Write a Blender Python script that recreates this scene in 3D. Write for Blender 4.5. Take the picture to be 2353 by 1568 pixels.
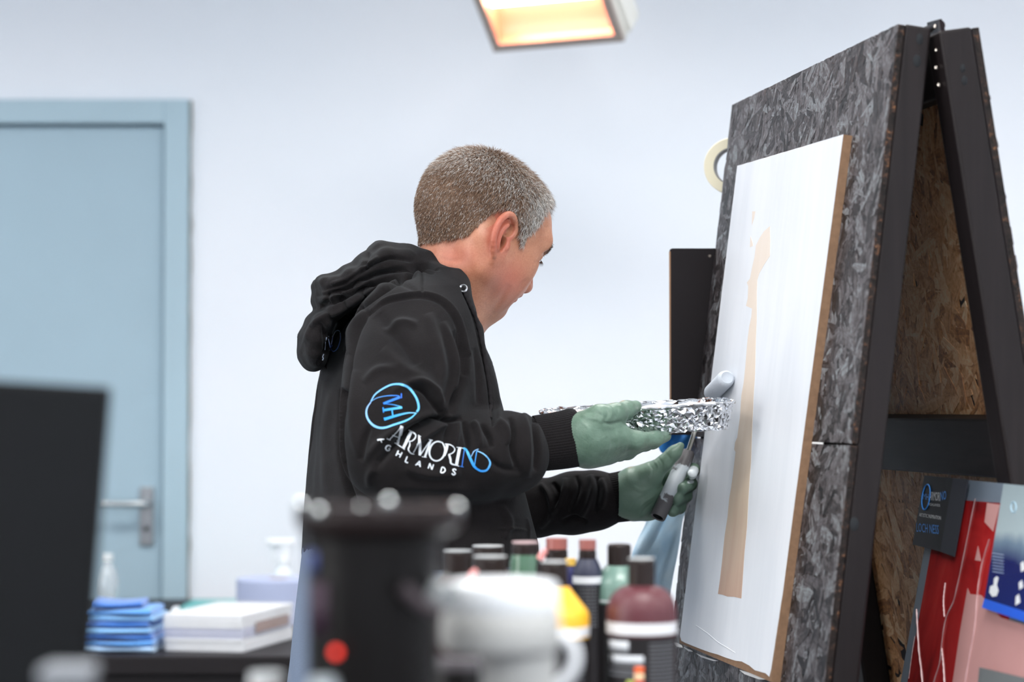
import bpy, bmesh, math, random
import numpy as np
from mathutils import Vector, Matrix, noise as mnoise
from mathutils.bvhtree import BVHTree
random.seed(7); rng = np.random.default_rng(7)
for _o in list(bpy.data.objects): bpy.data.objects.remove(_o)
SC = bpy.context.scene; COL = SC.collection

# ---------------------------------------------------------------- camera
FPX = 5000.0; CX, CY = 1176.5, 784.0; CAM_Z = 1.31
PITCH = math.atan(159/FPX)
cam_d = bpy.data.cameras.new('camera'); cam = bpy.data.objects.new('camera', cam_d); COL.objects.link(cam)
cam.location = (0, 0, CAM_Z); cam.rotation_euler = (math.pi/2 + PITCH, 0, 0)
cam_d.sensor_width = 36; cam_d.lens = FPX/2353*36; cam_d.clip_start = 0.05
cam_d.dof.use_dof = True; cam_d.dof.focus_distance = 2.98; cam_d.dof.aperture_fstop = cam_d.lens/1000/0.024
cam_d.dof.aperture_blades = 0
SC.camera = cam
# ---------------------------------------------------------------- view, world, lights
SC.view_settings.view_transform = 'Standard'; SC.view_settings.look = 'None'
SC.view_settings.gamma = 1; SC.view_settings.exposure = 0.0; SC.view_settings.use_curve_mapping = False
W = bpy.data.worlds.new('world'); SC.world = W; W.use_nodes = True
W.node_tree.nodes['Background'].inputs[0].default_value = (0.9, 0.95, 1.0, 1)
W.node_tree.nodes['Background'].inputs[1].default_value = 0.5
def area(name, loc, rot, sx, sy, power, col=(1.0, 0.98, 0.95)):
    l = bpy.data.lights.new(name, 'AREA'); l.shape = 'RECTANGLE'; l.size = sx; l.size_y = sy; l.energy = power; l.color = col; l.spread = math.radians(140)
    o = bpy.data.objects.new(name, l); COL.objects.link(o); o.location = loc; o.rotation_euler = rot
    return o
for _x in (-2.2, 0.3, 2.8):
    for _y in (-1.2, 1.3, 3.9):
        area('ceiling_light', (_x, _y, 3.12), (0, 0, 0), 1.2, 0.5, {-1.2: 62, 1.3: 44, 3.9: 34}[_y])
area('left_side_lamp', (-3.35, 0.6, 1.75), (0, -math.pi/2, 0), 1.5, 2.2, 44)  # unseen area lamp beside the left wall; no window is modelled

# ---------------------------------------------------------------- helpers
def P(u, v, Y):
    a = (u-CX)/FPX; b = (CY-v)/FPX
    d = np.array([a, math.cos(PITCH)-b*math.sin(PITCH), math.sin(PITCH)+b*math.cos(PITCH)])
    return np.array([0, 0, CAM_Z]) + d*(Y/d[1])
def PV(u, v, Y): return Vector(P(u, v, Y))
def proj(q):
    q = np.asarray(q, float) - [0, 0, CAM_Z]
    y = q[..., 1]*math.cos(PITCH) + q[..., 2]*math.sin(PITCH); z = -q[..., 1]*math.sin(PITCH) + q[..., 2]*math.cos(PITCH)
    return np.stack([CX + FPX*q[..., 0]/y, CY - FPX*z/y], -1)
def on_plane(u, v, A, nn):
    r = P(u, v, 1.0) - np.array([0, 0, CAM_Z]); t = np.dot(nn, A-np.array([0, 0, CAM_Z]))/np.dot(nn, r)
    return np.array([0, 0, CAM_Z]) + t*r
def nrm(v): v = np.asarray(v, float); return v/np.linalg.norm(v)

def thing(name, label, cat, loc=(0, 0, 0), group=None):
    o = bpy.data.objects.new(name, None); COL.objects.link(o); o.location = loc; o.empty_display_size = .05
    o['label'] = label; o['category'] = cat
    if group: o['group'] = group
    return o
def tag(o, label=None, cat=None, group=None, kind=None):
    if label: o['label'] = label
    if cat: o['category'] = cat
    if group: o['group'] = group
    if kind: o['kind'] = kind
    return o
def link(name, me, mat=None, parent=None, smooth=None):
    o = bpy.data.objects.new(name, me); COL.objects.link(o)
    if mat is not None:
        for m in (mat if isinstance(mat, (list, tuple)) else [mat]): me.materials.append(m)
    if parent is not None:
        o.parent = parent
        p = parent; off = Vector((0, 0, 0))
        while p is not None:
            if p.type == 'EMPTY': off += p.location
            p = p.parent
        if parent.type == 'EMPTY': o.matrix_parent_inverse = Matrix.Translation(-off)
    if smooth is not None:
        me.polygons.foreach_set('use_smooth', [smooth]*len(me.polygons)); me.update()
    return o
def mesh(name, V, F, mat=None, parent=None, smooth=False):
    me = bpy.data.meshes.new(name)
    me.from_pydata([tuple(map(float, v)) for v in V], [], [tuple(int(i) for i in f) for f in F]); me.update()
    return link(name, me, mat, parent, smooth)
def from_bm(name, bm, mat=None, parent=None, smooth=False):
    me = bpy.data.meshes.new(name); bm.to_mesh(me); bm.free()
    return link(name, me, mat, parent, smooth)
def autosmooth(o, ang=40):
    me = o.data; bm = bmesh.new(); bm.from_mesh(me)
    for f in bm.faces: f.smooth = True
    for e in bm.edges:
        if len(e.link_faces) == 2 and e.calc_face_angle(0) > math.radians(ang): e.smooth = False
    bm.to_mesh(me); bm.free(); return o
def bm_box(bm, c, s, R=None, bev=0.0, seg=2):
    """c centre, s full sizes, R 3x3 columns = local axes"""
    r = bmesh.ops.create_cube(bm, size=1.0); vs = r['verts']
    M = Matrix.Identity(4)
    if R is not None: M = Matrix([list(x) for x in np.asarray(R)]).to_4x4()
    M = Matrix.Translation(Vector(c)) @ M @ Matrix.Diagonal((*s, 1.0))
    bmesh.ops.transform(bm, matrix=M, verts=vs)
    if bev > 0:
        es = list({e for v in vs for e in v.link_edges})
        bmesh.ops.bevel(bm, geom=es, offset=bev, segments=seg, affect='EDGES', profile=.5)
def box(name, c, s, mat, parent=None, R=None, bev=0.0, seg=2):
    bm = bmesh.new(); bm_box(bm, c, s, R, bev, seg); return from_bm(name, bm, mat, parent)
def prism(name, poly, ext, mat, parent=None, bev=0.0):
    """poly: list of 3d points (planar), ext: extrusion vector"""
    bm = bmesh.new(); vs = [bm.verts.new(tuple(map(float, p))) for p in poly]
    f = bm.faces.new(vs); r = bmesh.ops.extrude_face_region(bm, geom=[f])
    nv = [g for g in r['geom'] if isinstance(g, bmesh.types.BMVert)]
    bmesh.ops.translate(bm, vec=Vector(ext), verts=nv)
    bmesh.ops.recalc_face_normals(bm, faces=bm.faces)
    if bev > 0: bmesh.ops.bevel(bm, geom=list(bm.edges), offset=bev, segments=2, affect='EDGES', profile=.5)
    return from_bm(name, bm, mat, parent)
def frame_of(axis, up=(0, 0, 1)):
    z = nrm(axis); x = np.cross(up, z)
    if np.linalg.norm(x) < 1e-4: x = np.cross((1, 0, 0), z)
    x = nrm(x); y = np.cross(z, x); return x, y, z
def lathe_geo(profile, origin=(0, 0, 0), axis=(0, 0, 1), seg=40, sx=1.0, sy=1.0, off=None):
    x, y, z = frame_of(axis, (0, 1, 0)) if abs(axis[2]) > .9 else frame_of(axis)
    o = np.array(origin, float); V = []; F = []
    n = len(profile)
    for i, (r, h) in enumerate(profile):
        for k in range(seg):
            a = 2*math.pi*k/seg
            V.append(o + x*math.cos(a)*r*sx + y*math.sin(a)*r*sy + z*h)
    for i in range(n-1):
        for k in range(seg):
            k2 = (k+1) % seg
            F.append((i*seg+k, i*seg+k2, (i+1)*seg+k2, (i+1)*seg+k))
    return V, F
def lathe(name, profile, origin, mat, parent=None, axis=(0, 0, 1), seg=40, sx=1, sy=1, ang=35):
    V, F = lathe_geo(profile, origin, axis, seg, sx, sy)
    o = mesh(name, V, F, mat, parent, True)
    bm = bmesh.new(); bm.from_mesh(o.data); bmesh.ops.remove_doubles(bm, verts=bm.verts, dist=1e-6)
    bmesh.ops.recalc_face_normals(bm, faces=bm.faces); bm.to_mesh(o.data); bm.free()
    return autosmooth(o, ang)
def tube_geo(path, rad, seg=10, caps=True, flat=1.0, closed=False):
    path = [np.array(p, float) for p in path]; n = len(path)
    if np.isscalar(rad): rad = [rad]*n
    V = []; F = []; up = None
    for i in range(n):
        if closed: t = nrm(path[(i+1) % n]-path[i-1])
        else: t = nrm(path[min(i+1, n-1)]-path[max(i-1, 0)])
        if up is None:
            up = np.cross(t, (0, 0, 1)); up = nrm(up) if np.linalg.norm(up) > 1e-3 else np.array([1., 0, 0])
        up = nrm(up-t*np.dot(up, t)); w = np.cross(t, up)
        for k in range(seg):
            a = 2*math.pi*k/seg; V.append(path[i] + up*math.cos(a)*rad[i] + w*math.sin(a)*rad[i]*flat)
    for i in range(n if closed else n-1):
        j = (i+1) % n
        for k in range(seg):
            k2 = (k+1) % seg; F.append((i*seg+k, i*seg+k2, j*seg+k2, j*seg+k))
    if caps and not closed: F.append(tuple(range(seg))[::-1]); F.append(tuple((n-1)*seg+k for k in range(seg)))
    return V, F
def tube(name, path, rad, mat, parent=None, seg=12, flat=1.0, closed=False):
    V, F = tube_geo(path, rad, seg, True, flat, closed); o = mesh(name, V, F, mat, parent, True); return autosmooth(o, 50)
def spline(pts, n):
    pts = np.asarray(pts, float); m = len(pts); out = []
    if m == 2: return [pts[0]*(1-t)+pts[1]*t for t in np.linspace(0, 1, n)]
    for s in np.linspace(0, m-1-1e-9, n):
        i = int(s); t = s-i; p1, p2 = pts[i], pts[i+1]
        p0 = pts[i-1] if i > 0 else 2*p1-p2; p3 = pts[i+2] if i+2 < m else 2*p2-p1
        out.append(.5*((2*p1)+(-p0+p2)*t+(2*p0-5*p1+4*p2-p3)*t*t+(-p0+3*p1-3*p2+p3)*t**3))
    return out

# ---------------------------------------------------------------- materials
def srgb(r, g, b):
    f = lambda c: (c/255/12.92) if c/255 <= .04045 else ((c/255+.055)/1.055)**2.4
    return (f(r), f(g), f(b), 1)
class M:
    """small node helper"""
    def __init__(s, name, base=(.5, .5, .5, 1), rough=.5, metal=0, **kw):
        s.m = bpy.data.materials.new(name); s.m.use_nodes = True; s.n = s.m.node_tree.nodes; s.l = s.m.node_tree.links
        s.b = s.n['Principled BSDF']; s.b.inputs['Base Color'].default_value = base
        s.b.inputs['Roughness'].default_value = rough; s.b.inputs['Metallic'].default_value = metal
        for k, v in kw.items(): s.b.inputs[k.replace('_', ' ')].default_value = v
        s.co = None
    def coord(s, scale=(1, 1, 1), rot=(0, 0, 0), kind='Object', rotloc=None):
        tc = s.n.new('ShaderNodeTexCoord'); mp = s.n.new('ShaderNodeMapping'); s.l.new(tc.outputs[kind], mp.inputs[0])
        mp.inputs['Scale'].default_value = scale; mp.inputs['Rotation'].default_value = rot; return mp.outputs[0]
    def noise(s, co, scale=5, det=4, rough=.55, dist=0):
        t = s.n.new('ShaderNodeTexNoise'); s.l.new(co, t.inputs['Vector']); t.inputs['Scale'].default_value = scale
        t.inputs['Detail'].default_value = det; t.inputs['Roughness'].default_value = rough; t.inputs['Distortion'].default_value = dist
        return t.outputs['Fac']
    def ramp(s, fac, stops):
        r = s.n.new('ShaderNodeValToRGB'); s.l.new(fac, r.inputs[0]); e = r.color_ramp.elements
        while len(e) < len(stops): e.new(.5)
        for el, (p, c) in zip(e, stops): el.position = p; el.color = c if len(c) == 4 else (*c, 1)
        return r.outputs[0]
    def mix(s, fac, a, b, mode='MIX'):
        r = s.n.new('ShaderNodeMix'); r.data_type = 'RGBA'; r.blend_type = mode
        for i, v in ((0, fac), (6, a), (7, b)):
            if hasattr(v, 'links'): s.l.new(v, r.inputs[i])
            else: r.inputs[i].default_value = v
        return r.outputs[2]
    def math(s, op, a, b=0.0):
        r = s.n.new('ShaderNodeMath'); r.operation = op
        for i, v in ((0, a), (1, b)):
            if hasattr(v, 'links'): s.l.new(v, r.inputs[i])
            else: r.inputs[i].default_value = v
        return r.outputs[0]
    def attr(s, name):
        a = s.n.new('ShaderNodeAttribute'); a.attribute_name = name; return a.outputs['Color']
    def color(s, o): s.l.new(o, s.b.inputs['Base Color']); return s
    def roughness(s, o): s.l.new(o, s.b.inputs['Roughness']); return s
    def bump(s, h, strength=.3, dist=.002):
        b = s.n.new('ShaderNodeBump'); b.inputs['Strength'].default_value = strength; b.inputs['Distance'].default_value = dist
        s.l.new(h, b.inputs['Height']); s.l.new(b.outputs[0], s.b.inputs['Normal']); return s
    def emit(s, col, st):
        s.b.inputs['Emission Color'].default_value = col; s.b.inputs['Emission Strength'].default_value = st; return s
def simple(name, c, rough=.5, metal=0, var=0.08, scale=6, bump=0, bscale=80, **kw):
    if max(c[:3]) < .05 and metal < .5: kw.setdefault('Specular_IOR_Level', .16)
    m = M(name, c, rough, metal, **kw); co = m.coord()
    n = m.noise(co, scale, 4)
    lo = tuple(max(0, x*(1-var)) for x in c[:3])+(1,); hi = tuple(min(1, x*(1+var)) for x in c[:3])+(1,)
    m.color(m.ramp(n, [(.3, lo), (.7, hi)]))
    if bump: m.bump(m.noise(co, bscale, 3), bump, .001)
    return m.m
# ================================================================ SETTING
WALL_Y = 5.6
def wallmat():
    m = M('painted_wall', srgb(236, 243, 252), .75)
    co = m.coord()
    n = m.noise(co, 1.2, 3); m.color(m.ramp(n, [(.3, srgb(234, 240, 248)), (.7, srgb(240, 244, 251))]))
    n2 = m.noise(co, 14, 5, .6); m.bump(n2, .25, .004); return m.m
MW = wallmat()
def struct(o, kind='structure'): o['kind'] = kind; return o
DX0, DX1 = P(-60, 300, WALL_Y)[0], P(381, 300, WALL_Y)[0]        # door leaf
DTOP = P(200, 286, WALL_Y)[2]
DX0 = DX1 - 0.84
FR = P(436, 300, WALL_Y)[0]-DX1                                  # frame width
OT = DTOP + FR                                                   # opening top
def wall_quad(name, x0, x1, y0, y1, z0, z1): return struct(box(name, ((x0+x1)/2, (y0+y1)/2, (z0+z1)/2), (x1-x0, y1-y0, z1-z0), MW))
bm = bmesh.new()
def bb(x0, x1, y0, y1, z0, z1): bm_box(bm, ((x0+x1)/2, (y0+y1)/2, (z0+z1)/2), (x1-x0, y1-y0, z1-z0))
bb(-3.6, DX0-FR, WALL_Y, WALL_Y+.2, 0, 3.2); bb(DX1+FR, 3.6, WALL_Y, WALL_Y+.2, 0, 3.2); bb(DX0-FR, DX1+FR, WALL_Y, WALL_Y+.2, OT, 3.2)
struct(from_bm('wall_back', bm, MW))
wall_quad('wall_left', -3.6, -3.4, -2.5, WALL_Y, 0, 3.2)
wall_quad('wall_right', 3.4, 3.6, -2.5, WALL_Y, 0, 3.2)
wall_quad('wall_front', -3.6, 3.6, -2.7, -2.5, 0, 3.2)
m = M('floor_concrete', srgb(120, 122, 124), .45); co = m.coord(); m.color(m.ramp(m.noise(co, 2.5, 6), [(.3, srgb(100, 102, 104)), (.7, srgb(138, 140, 142))])); m.bump(m.noise(co, 40, 4), .1)
struct(box('floor', (0, 1.45, -.05), (7.2, 8.3, .1), m.m))
struct(box('ceiling', (0, 1.45, 3.25), (7.2, 8.3, .1), simple('ceiling_paint', srgb(235, 238, 240), .8)))
MD = simple('grey_door_paint', srgb(164, 189, 203), .42, var=.03, scale=2)
MDF_ = simple('grey_frame_paint', srgb(170, 195, 208), .45, var=.03, scale=3)
MDK = simple('dark_gap', (.02, .022, .025, 1), .8)
# door_1: frame posts + recessed leaf + handle
d1 = thing('door_1', '', '', ((DX0+DX1)/2, WALL_Y, 0)); del d1['label']; del d1['category']; d1['kind'] = 'structure'
box('frame_post', (DX1+FR/2, WALL_Y+.02, OT/2), (FR, .09, OT), MDF_, d1, bev=.003)
box('frame_post', (DX0-FR/2, WALL_Y+.02, OT/2), (FR, .09, OT), MDF_, d1, bev=.003)
box('frame_head', ((DX0+DX1)/2, WALL_Y+.02, DTOP+FR/2), (DX1-DX0, .09, FR), MDF_, d1, bev=.003)
box('door_leaf', ((DX0+DX1)/2, WALL_Y+.02, (DTOP-.006)/2), (DX1-DX0-.009, .045, DTOP-.006), MD, d1, bev=.002)
box('door_stop', ((DX0+DX1)/2, WALL_Y+.07, DTOP/2), (DX1-DX0+.01, .03, DTOP+.01), MDK, d1)
# ragged sealant line along the frame
pts = []
for i in range(60):
    pts.append((DX1+FR+.002+random.uniform(-.001, .003), WALL_Y-.001, i/59*OT))
tube('sealant_bead', pts, [.0025+random.random()*.002 for _ in pts], simple('sealant', srgb(150, 150, 140), .8), d1, seg=6)
MST = M('brushed_steel', srgb(205, 210, 212), .3, 1.0); MST = MST.m
MSTD = simple('worn_steel', srgb(150, 152, 155), .35, 0.9)
hx_, hz = P(338, 1155, WALL_Y)[0], P(338, 1157, WALL_Y)[2]
hd = box('door_handle', (hx_, WALL_Y-.0065, P(338, 1187, WALL_Y)[2]), (.036, .008, .15), MSTD, d1, bev=.003)
tube('lever', [(hx_, WALL_Y-.01, hz), (hx_, WALL_Y-.045, hz), (hx_-.02, WALL_Y-.055, hz), (hx_-.115, WALL_Y-.052, hz+.001)], [.011, .010, .0095, .008], MST, hd)
lathe('keyhole', [(0, 0), (.007, 0), (.007, .003), (0, .003)], (hx_, WALL_Y-.011, hz-.065), MDK, hd, axis=(0, -1, 0), seg=16)
# ---------------------------------------------------------------- infrared heater
ht = thing('infrared_heater', 'white box heater with glowing orange face high on the wall', 'heater', tuple(P(1290, 50, 5.1)))
e1 = P(1137, 117, 5.09); e2 = P(1437, 92, 4.94)
hh = nrm(e2-e1); Wd = np.linalg.norm(e2-e1)
nh = nrm(np.array([hh[1], -hh[0], 0]));                         # horizontal outward (towards camera, left)
if nh[1] > 0: nh = -nh
E_ = math.radians(44)
fn = nrm(np.array([nh[0]*math.cos(E_), nh[1]*math.cos(E_), -math.sin(E_)]))
hh = nrm(hh-fn*np.dot(hh, fn)); sd = nrm(np.cross(hh, fn))
if sd[2] > 0: sd = -sd                                           # down the face
HL = .20; c0 = (e1+e2)/2 - sd*HL/2                               # face centre
Rh = np.stack([hh, sd, fn], 1)
MHW = simple('heater_white_enamel', srgb(222, 222, 216), .35)
MHF = simple('heater_frame_metal', srgb(176, 164, 156), .4, .3)
# housing: rounded shell
bm = bmesh.new(); bm_box(bm, c0-fn*.070, (Wd+.004, HL*.8, .03), Rh, .012, 4)
for a_, s_ in ((-1, 0), (1, 0)): bm_box(bm, c0-fn*.040+hh*a_*(Wd/2-.008), (.022, HL, .078), Rh, .008, 3)
for a_ in (-1, 1): bm_box(bm, c0-fn*.034+sd*a_*(HL/2-.007), (Wd, .014, .066), Rh, .006, 3)
from_bm('housing', bm, MHW, ht)
for sgn in (-1, 1):
    pass
    bm = bmesh.new(); bm_box(bm, c0-fn*.05+hh*sgn*(Wd/2+.006), (.016, HL*.92, .07), Rh, .0075, 3); from_bm('end_cap', bm, MHW, ht)
# face frame
fb = .021
for (a, b, s) in ((0, -HL/2+fb/2, (Wd, fb, .012)), (0, HL/2-fb/2, (Wd, fb, .012)), (-Wd/2+fb/2, 0, (fb, HL-2*fb, .012)), (Wd/2-fb/2, 0, (fb, HL-2*fb, .012))):
    box('face_frame', c0+hh*a+sd*b+fn*.002, s, MHF, ht, R=Rh, bev=.002)
# curved reflector with dimples
mr = M('gold_reflector', srgb(255, 190, 162), .32, .3)
V = []; F = []; NX, NS = 90, 40
for j in range(NS+1):
    t = j/NS; a = (t-.5)*math.pi
    for i in range(NX+1):
        s = i/NX
        dim = .0016*math.sin(s*Wd/.0055*math.pi+j*.9)*math.sin(t*math.pi)
        depth = -math.cos(a)*.045
        V.append(c0+hh*((s-.5)*(Wd-2*fb))+sd*math.sin(a)*(HL/2-fb)+fn*(depth+dim+.003))
for j in range(NS):
    for i in range(NX): q = j*(NX+1)+i; F.append((q, q+1, q+NX+2, q+NX+1))
mesh('reflector', V, F, mr.m, ht, True)
for sgn in (-1, 1):
    pl = [c0+hh*sgn*(Wd/2-fb)+sd*math.sin(a)*(HL/2-fb)+fn*(-math.cos(a)*.045+.003) for a in np.linspace(-math.pi/2, math.pi/2, 18)]
    prism('reflector_end', pl, hh*sgn*.001, mr.m, ht)
ml = M('glowing_quartz_tube', (1, .8, .6, 1), .3).emit((1, .64, .46, 1), 34)
lamp_c = c0-sd*.022-fn*.016
tube('lamp_tube', [lamp_c-hh*(Wd/2-fb-.01), lamp_c+hh*(Wd/2-fb-.01)], .009, ml.m, ht)
box('wall_bracket', tuple(np.array(c0-fn*.08)+np.array([0.02, (WALL_Y-(c0-fn*.08)[1])/2, .06])), (.03, WALL_Y-(c0-fn*.08)[1], .03), MHW, ht, bev=.003)
# ================================================================ A-FRAME DISPLAY STAND
he = nrm((-(CX-250)/FPX, 1, 0)); ne = np.array([-he[1], he[0], 0])     # along the boards (away), horizontal normal to the left
T1 = math.radians(7); T2 = math.radians(9.1)
df = ne*math.sin(T1)+np.array([0, 0, -math.cos(T1)]); nf = nrm(np.cross(df, he));
if nf[0] > 0: nf = -nf
dr = -ne*math.sin(T2)+np.array([0, 0, -math.cos(T2)]); nr = nrm(np.cross(dr, he))
if nr[0] < 0: nr = -nr
A0 = P(2064, 55, 2.6)                # front OSB outer face, near top corner
B0 = P(2250, 62, 2.6)                # rear OSB outer face, near top corner
EW = .706
LF = A0[2]/math.cos(T1)-.004; LR = B0[2]/math.cos(T2)-.004

def osb_mat(name, stops, rough, tint=None, spec=.5):
    m = M(name, (.1, .1, .1, 1), rough); m.b.inputs['Specular IOR Level'].default_value = spec
    a = m.attr('flake'); sep = m.n.new('ShaderNodeSeparateColor'); m.l.new(a, sep.inputs[0])
    uv = m.n.new('ShaderNodeUVMap'); mp = m.n.new('ShaderNodeMapping'); m.l.new(uv.outputs[0], mp.inputs[0]); mp.inputs['Scale'].default_value = (12, 260, 1)
    g = m.noise(mp.outputs[0], 1, 5, .65)
    co = m.coord(); big = m.noise(co, 7, 5, .6)
    v = m.math('ADD', m.math('MULTIPLY', sep.outputs[0], .55), m.math('MULTIPLY', m.math('SUBTRACT', g, .5), .9))
    fin = m.noise(co, 150, 4, .65)
    v = m.math('ADD', v, m.math('ADD', m.math('MULTIPLY', big, .30), .07)); v = m.math('ADD', v, m.math('MULTIPLY', m.math('SUBTRACT', fin, .5), .9))
    m.color(m.ramp(v, stops)); m.bump(g, .35, .0012)
    r = m.math('ADD', m.math('MULTIPLY', g, .35), rough-.15); m.roughness(r); return m.m
OSB_PAINT = osb_mat('painted_strand_board', [(.20, srgb(16, 13, 13)), (.40, srgb(56, 50, 51)), (.64, srgb(92, 87, 89)), (.95, srgb(140, 147, 150))], .44)
OSB_RAW = osb_mat('raw_strand_board', [(.12, srgb(136, 88, 56)), (.40, srgb(208, 148, 98)), (.66, srgb(240, 190, 138)), (.95, srgb(252, 230, 196))], .5)
def timber(name, c0, c1, rough, scl=(3, 60, 60)):
    m = M(name, c0, rough, Specular_IOR_Level=.22); co = m.coord(scl); g = m.noise(co, 1.5, 5, .6); co2 = m.coord(); big = m.noise(co2, 5, 4)
    v = m.math('ADD', m.math('MULTIPLY', g, .6), m.math('MULTIPLY', big, .4))
    m.color(m.ramp(v, [(.3, c0), (.7, c1)])); m.bump(g, .2, .0008); return m.m
T_DARK = timber('black_stained_timber', srgb(17, 12, 13), srgb(31, 25, 26), .5, (60, 60, 3))
T_RAIL = timber('black_stained_rail', srgb(11, 10, 10), srgb(34, 29, 30), .5, (30, 8, 90))
OSB_EDGE = M('black_board_edge', srgb(30, 26, 25), .6, Specular_IOR_Level=.2); co = OSB_EDGE.coord(); g_ = OSB_EDGE.noise(co, 130, 5, .7)
OSB_EDGE.color(OSB_EDGE.ramp(g_, [(.35, srgb(14, 12, 12)), (.56, srgb(40, 32, 30)), (.66, srgb(96, 66, 46)), (.74, srgb(180, 130, 92))])); OSB_EDGE.bump(g_, .8, .003); OSB_EDGE = OSB_EDGE.m

def flakes(name, O, X, Y, N, w, l, n, mat, parent, seed, len_=(.016, .09), wid=(.006, .028), lift=.0009):
    r = np.random.default_rng(seed); V = []; F = []; C = []; UV = []
    for k in range(n):
        L = r.uniform(*len_)/2; Wd_ = r.uniform(*wid)/2; a = r.uniform(0, math.pi)
        cx = r.uniform(0, w); cy = r.uniform(0, l)
        u = np.array([math.cos(a), math.sin(a)]); v = np.array([-u[1], u[0]])
        kk = 7; pts = []
        prof = [(-1, -.25+r.uniform(-.3, .2)), (-.55, -1+r.uniform(0, .35)), (.5, -.95+r.uniform(0, .4)), (1, -.3+r.uniform(-.3, .3)), (.86, .45+r.uniform(-.2, .3)), (.1, 1-r.uniform(0, .3)), (-.8, .6+r.uniform(-.3, .3))]
        t0, t1 = r.uniform(-.014, .014, 2); z0 = r.uniform(.3, 1)*lift; val = r.uniform(0, 1)
        b = len(V); ok = True
        for (p, q) in prof:
            x2 = cx+u[0]*p*L+v[0]*q*Wd_; y2 = cy+u[1]*p*L+v[1]*q*Wd_
            x2 = min(max(x2, 0.0003), w-.0003); y2 = min(max(y2, 0.0003), l-.0003)
            z = z0+t0*p*L+t1*q*Wd_*3
            V.append(O+X*x2+Y*y2+N*max(z, .0001))
        for (p, q) in prof:
            x2 = cx+u[0]*p*L*1.02+v[0]*q*Wd_*1.02; y2 = cy+u[1]*p*L*1.02+v[1]*q*Wd_*1.02
            x2 = min(max(x2, 0), w); y2 = min(max(y2, 0), l)
            V.append(O+X*x2+Y*y2-N*.0006)
        F.append([b+i for i in range(kk)]); 
        for i in range(kk): F.append([b+i, b+kk+i, b+kk+(i+1) % kk, b+(i+1) % kk])
        uvp = [(p*L+k*.37, q*Wd_) for p, q in prof]; 
        UV.append(uvp); C.append(val)
    me = bpy.data.meshes.new(name); me.from_pydata([tuple(x) for x in V], [], F); me.update()
    ca = me.color_attributes.new('flake', 'FLOAT_COLOR', 'CORNER'); ul = me.uv_layers.new(name='UVMap')
    cols = []; uvs = []
    for k in range(n):
        cols += [C[k]]*7; uvs += UV[k]
        for i in range(7):
            cols += [C[k]*.7]*4; a, b2 = UV[k][i], UV[k][(i+1) % 7]; uvs += [a, a, b2, b2]
    ca.data.foreach_set('color', np.repeat(np.array(cols)[:, None], 4, 1).astype('f').ravel())
    ul.data.foreach_set('uv', np.array(uvs).astype('f').ravel())
    o = link(name, me, mat, parent); o['kind'] = 'stuff'; return o
CORE_RAW = simple('raw_board_core', srgb(170, 116, 76), .7, var=.15, scale=40)
CORE_BLK = simple('painted_board_core', srgb(56, 52, 55), .6, var=.2, scale=40)
def board(name, O, X, Y, N, w, l, th, mat_face, parent, edge=None):
    """O: corner on outer face, body extends against N by th"""
    R = np.stack([X, Y, N], 1)
    o = box(name, O+X*w/2+Y*l/2-N*th/2, (w, l, th), mat_face, parent, R=R, bev=.0012)
    return o
def facing(o, inner, N, mat):
    o.data.materials.append(mat); nn_ = Vector(N)
    for p_ in o.data.polygons:
        if p_.normal.dot(nn_) > .9: p_.material_index = len(o.data.materials)-1
est = thing('display_easel', 'tall black A-frame stand of strand board panels on dark timber legs', 'easel', (float(A0[0]), float(A0[1]+.35), 0))
TH = .009; GAP = .5085
# front leaf
for k, (t0, t1, nfl) in enumerate(((0, GAP-.0011, 3600), (GAP+.0011, 1.74, 6500))):
    O = A0+df*t0
    p = board('osb_panel', O, he, df, nf, EW, t1-t0, TH, OSB_EDGE, est)
    facing(p, 0, nf, CORE_BLK); flakes('wood_strands', O, he, df, nf, EW, t1-t0, nfl, OSB_PAINT, p, 11+k)
R = np.stack([he, df, nf], 1)
SW, ST = .045, .034
fi = -nf
for w0 in (0.0, EW-SW):
    box('stile', A0+he*(w0+SW/2)+df*(LF/2-.002)+fi*(TH+ST/2), (SW, LF, ST), T_DARK, est, R=R, bev=.004, seg=3)
for t in (.045, GAP, 1.60):
    box('rail', A0+he*(EW/2)+df*t+fi*(TH+ST/2), (EW-2*SW, .07, ST-.002), T_RAIL, est, R=R, bev=.003)
# rear leaf
R2 = np.stack([he, dr, nr], 1); ri = -nr
for (t0, t1, nfl, sd_) in ((.0, .50, 1500, 21), (.5025, 1.72, 2600, 22)):
    O = B0+dr*t0
    p = board('osb_panel', O, he, dr, nr, EW, t1-t0, TH, OSB_EDGE, est)
    facing(p, 0, ri, CORE_RAW); facing(p, 0, nr, CORE_BLK); flakes('wood_strands', O+ri*TH+he*.012, he, dr, ri, EW-.024, t1-t0, nfl, OSB_RAW, p, sd_, len_=(.03, .11), wid=(.012, .034))
    flakes('wood_strands', O, he, dr, nr, EW, t1-t0, 300, OSB_PAINT, p, sd_+5)
ST2 = .042
for w0 in (0.0, EW-SW):
    box('stile', B0+he*(w0+SW/2)+dr*(LR/2-.002)+ri*(TH+ST2/2), (SW, LR, ST2), T_DARK, est, R=R2, bev=.004, seg=3)
def t_at(px, py, Aa, dd, w, nn):           # distance down a leaf of a pixel on its plane
    q = on_plane(px, py, Aa, nn); return float(np.dot(q-Aa, dd)), float(np.dot(q-Aa, he))
B1 = B0+ri*(TH+ST2-.006)
tr0 = t_at(2150, 962, B1, dr, 0, nr)[0]; tr1 = t_at(2150, 1090, B1, dr, 0, nr)[0]
tt1 = t_at(2150, 228, B1, dr, 0, nr)[0]
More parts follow.
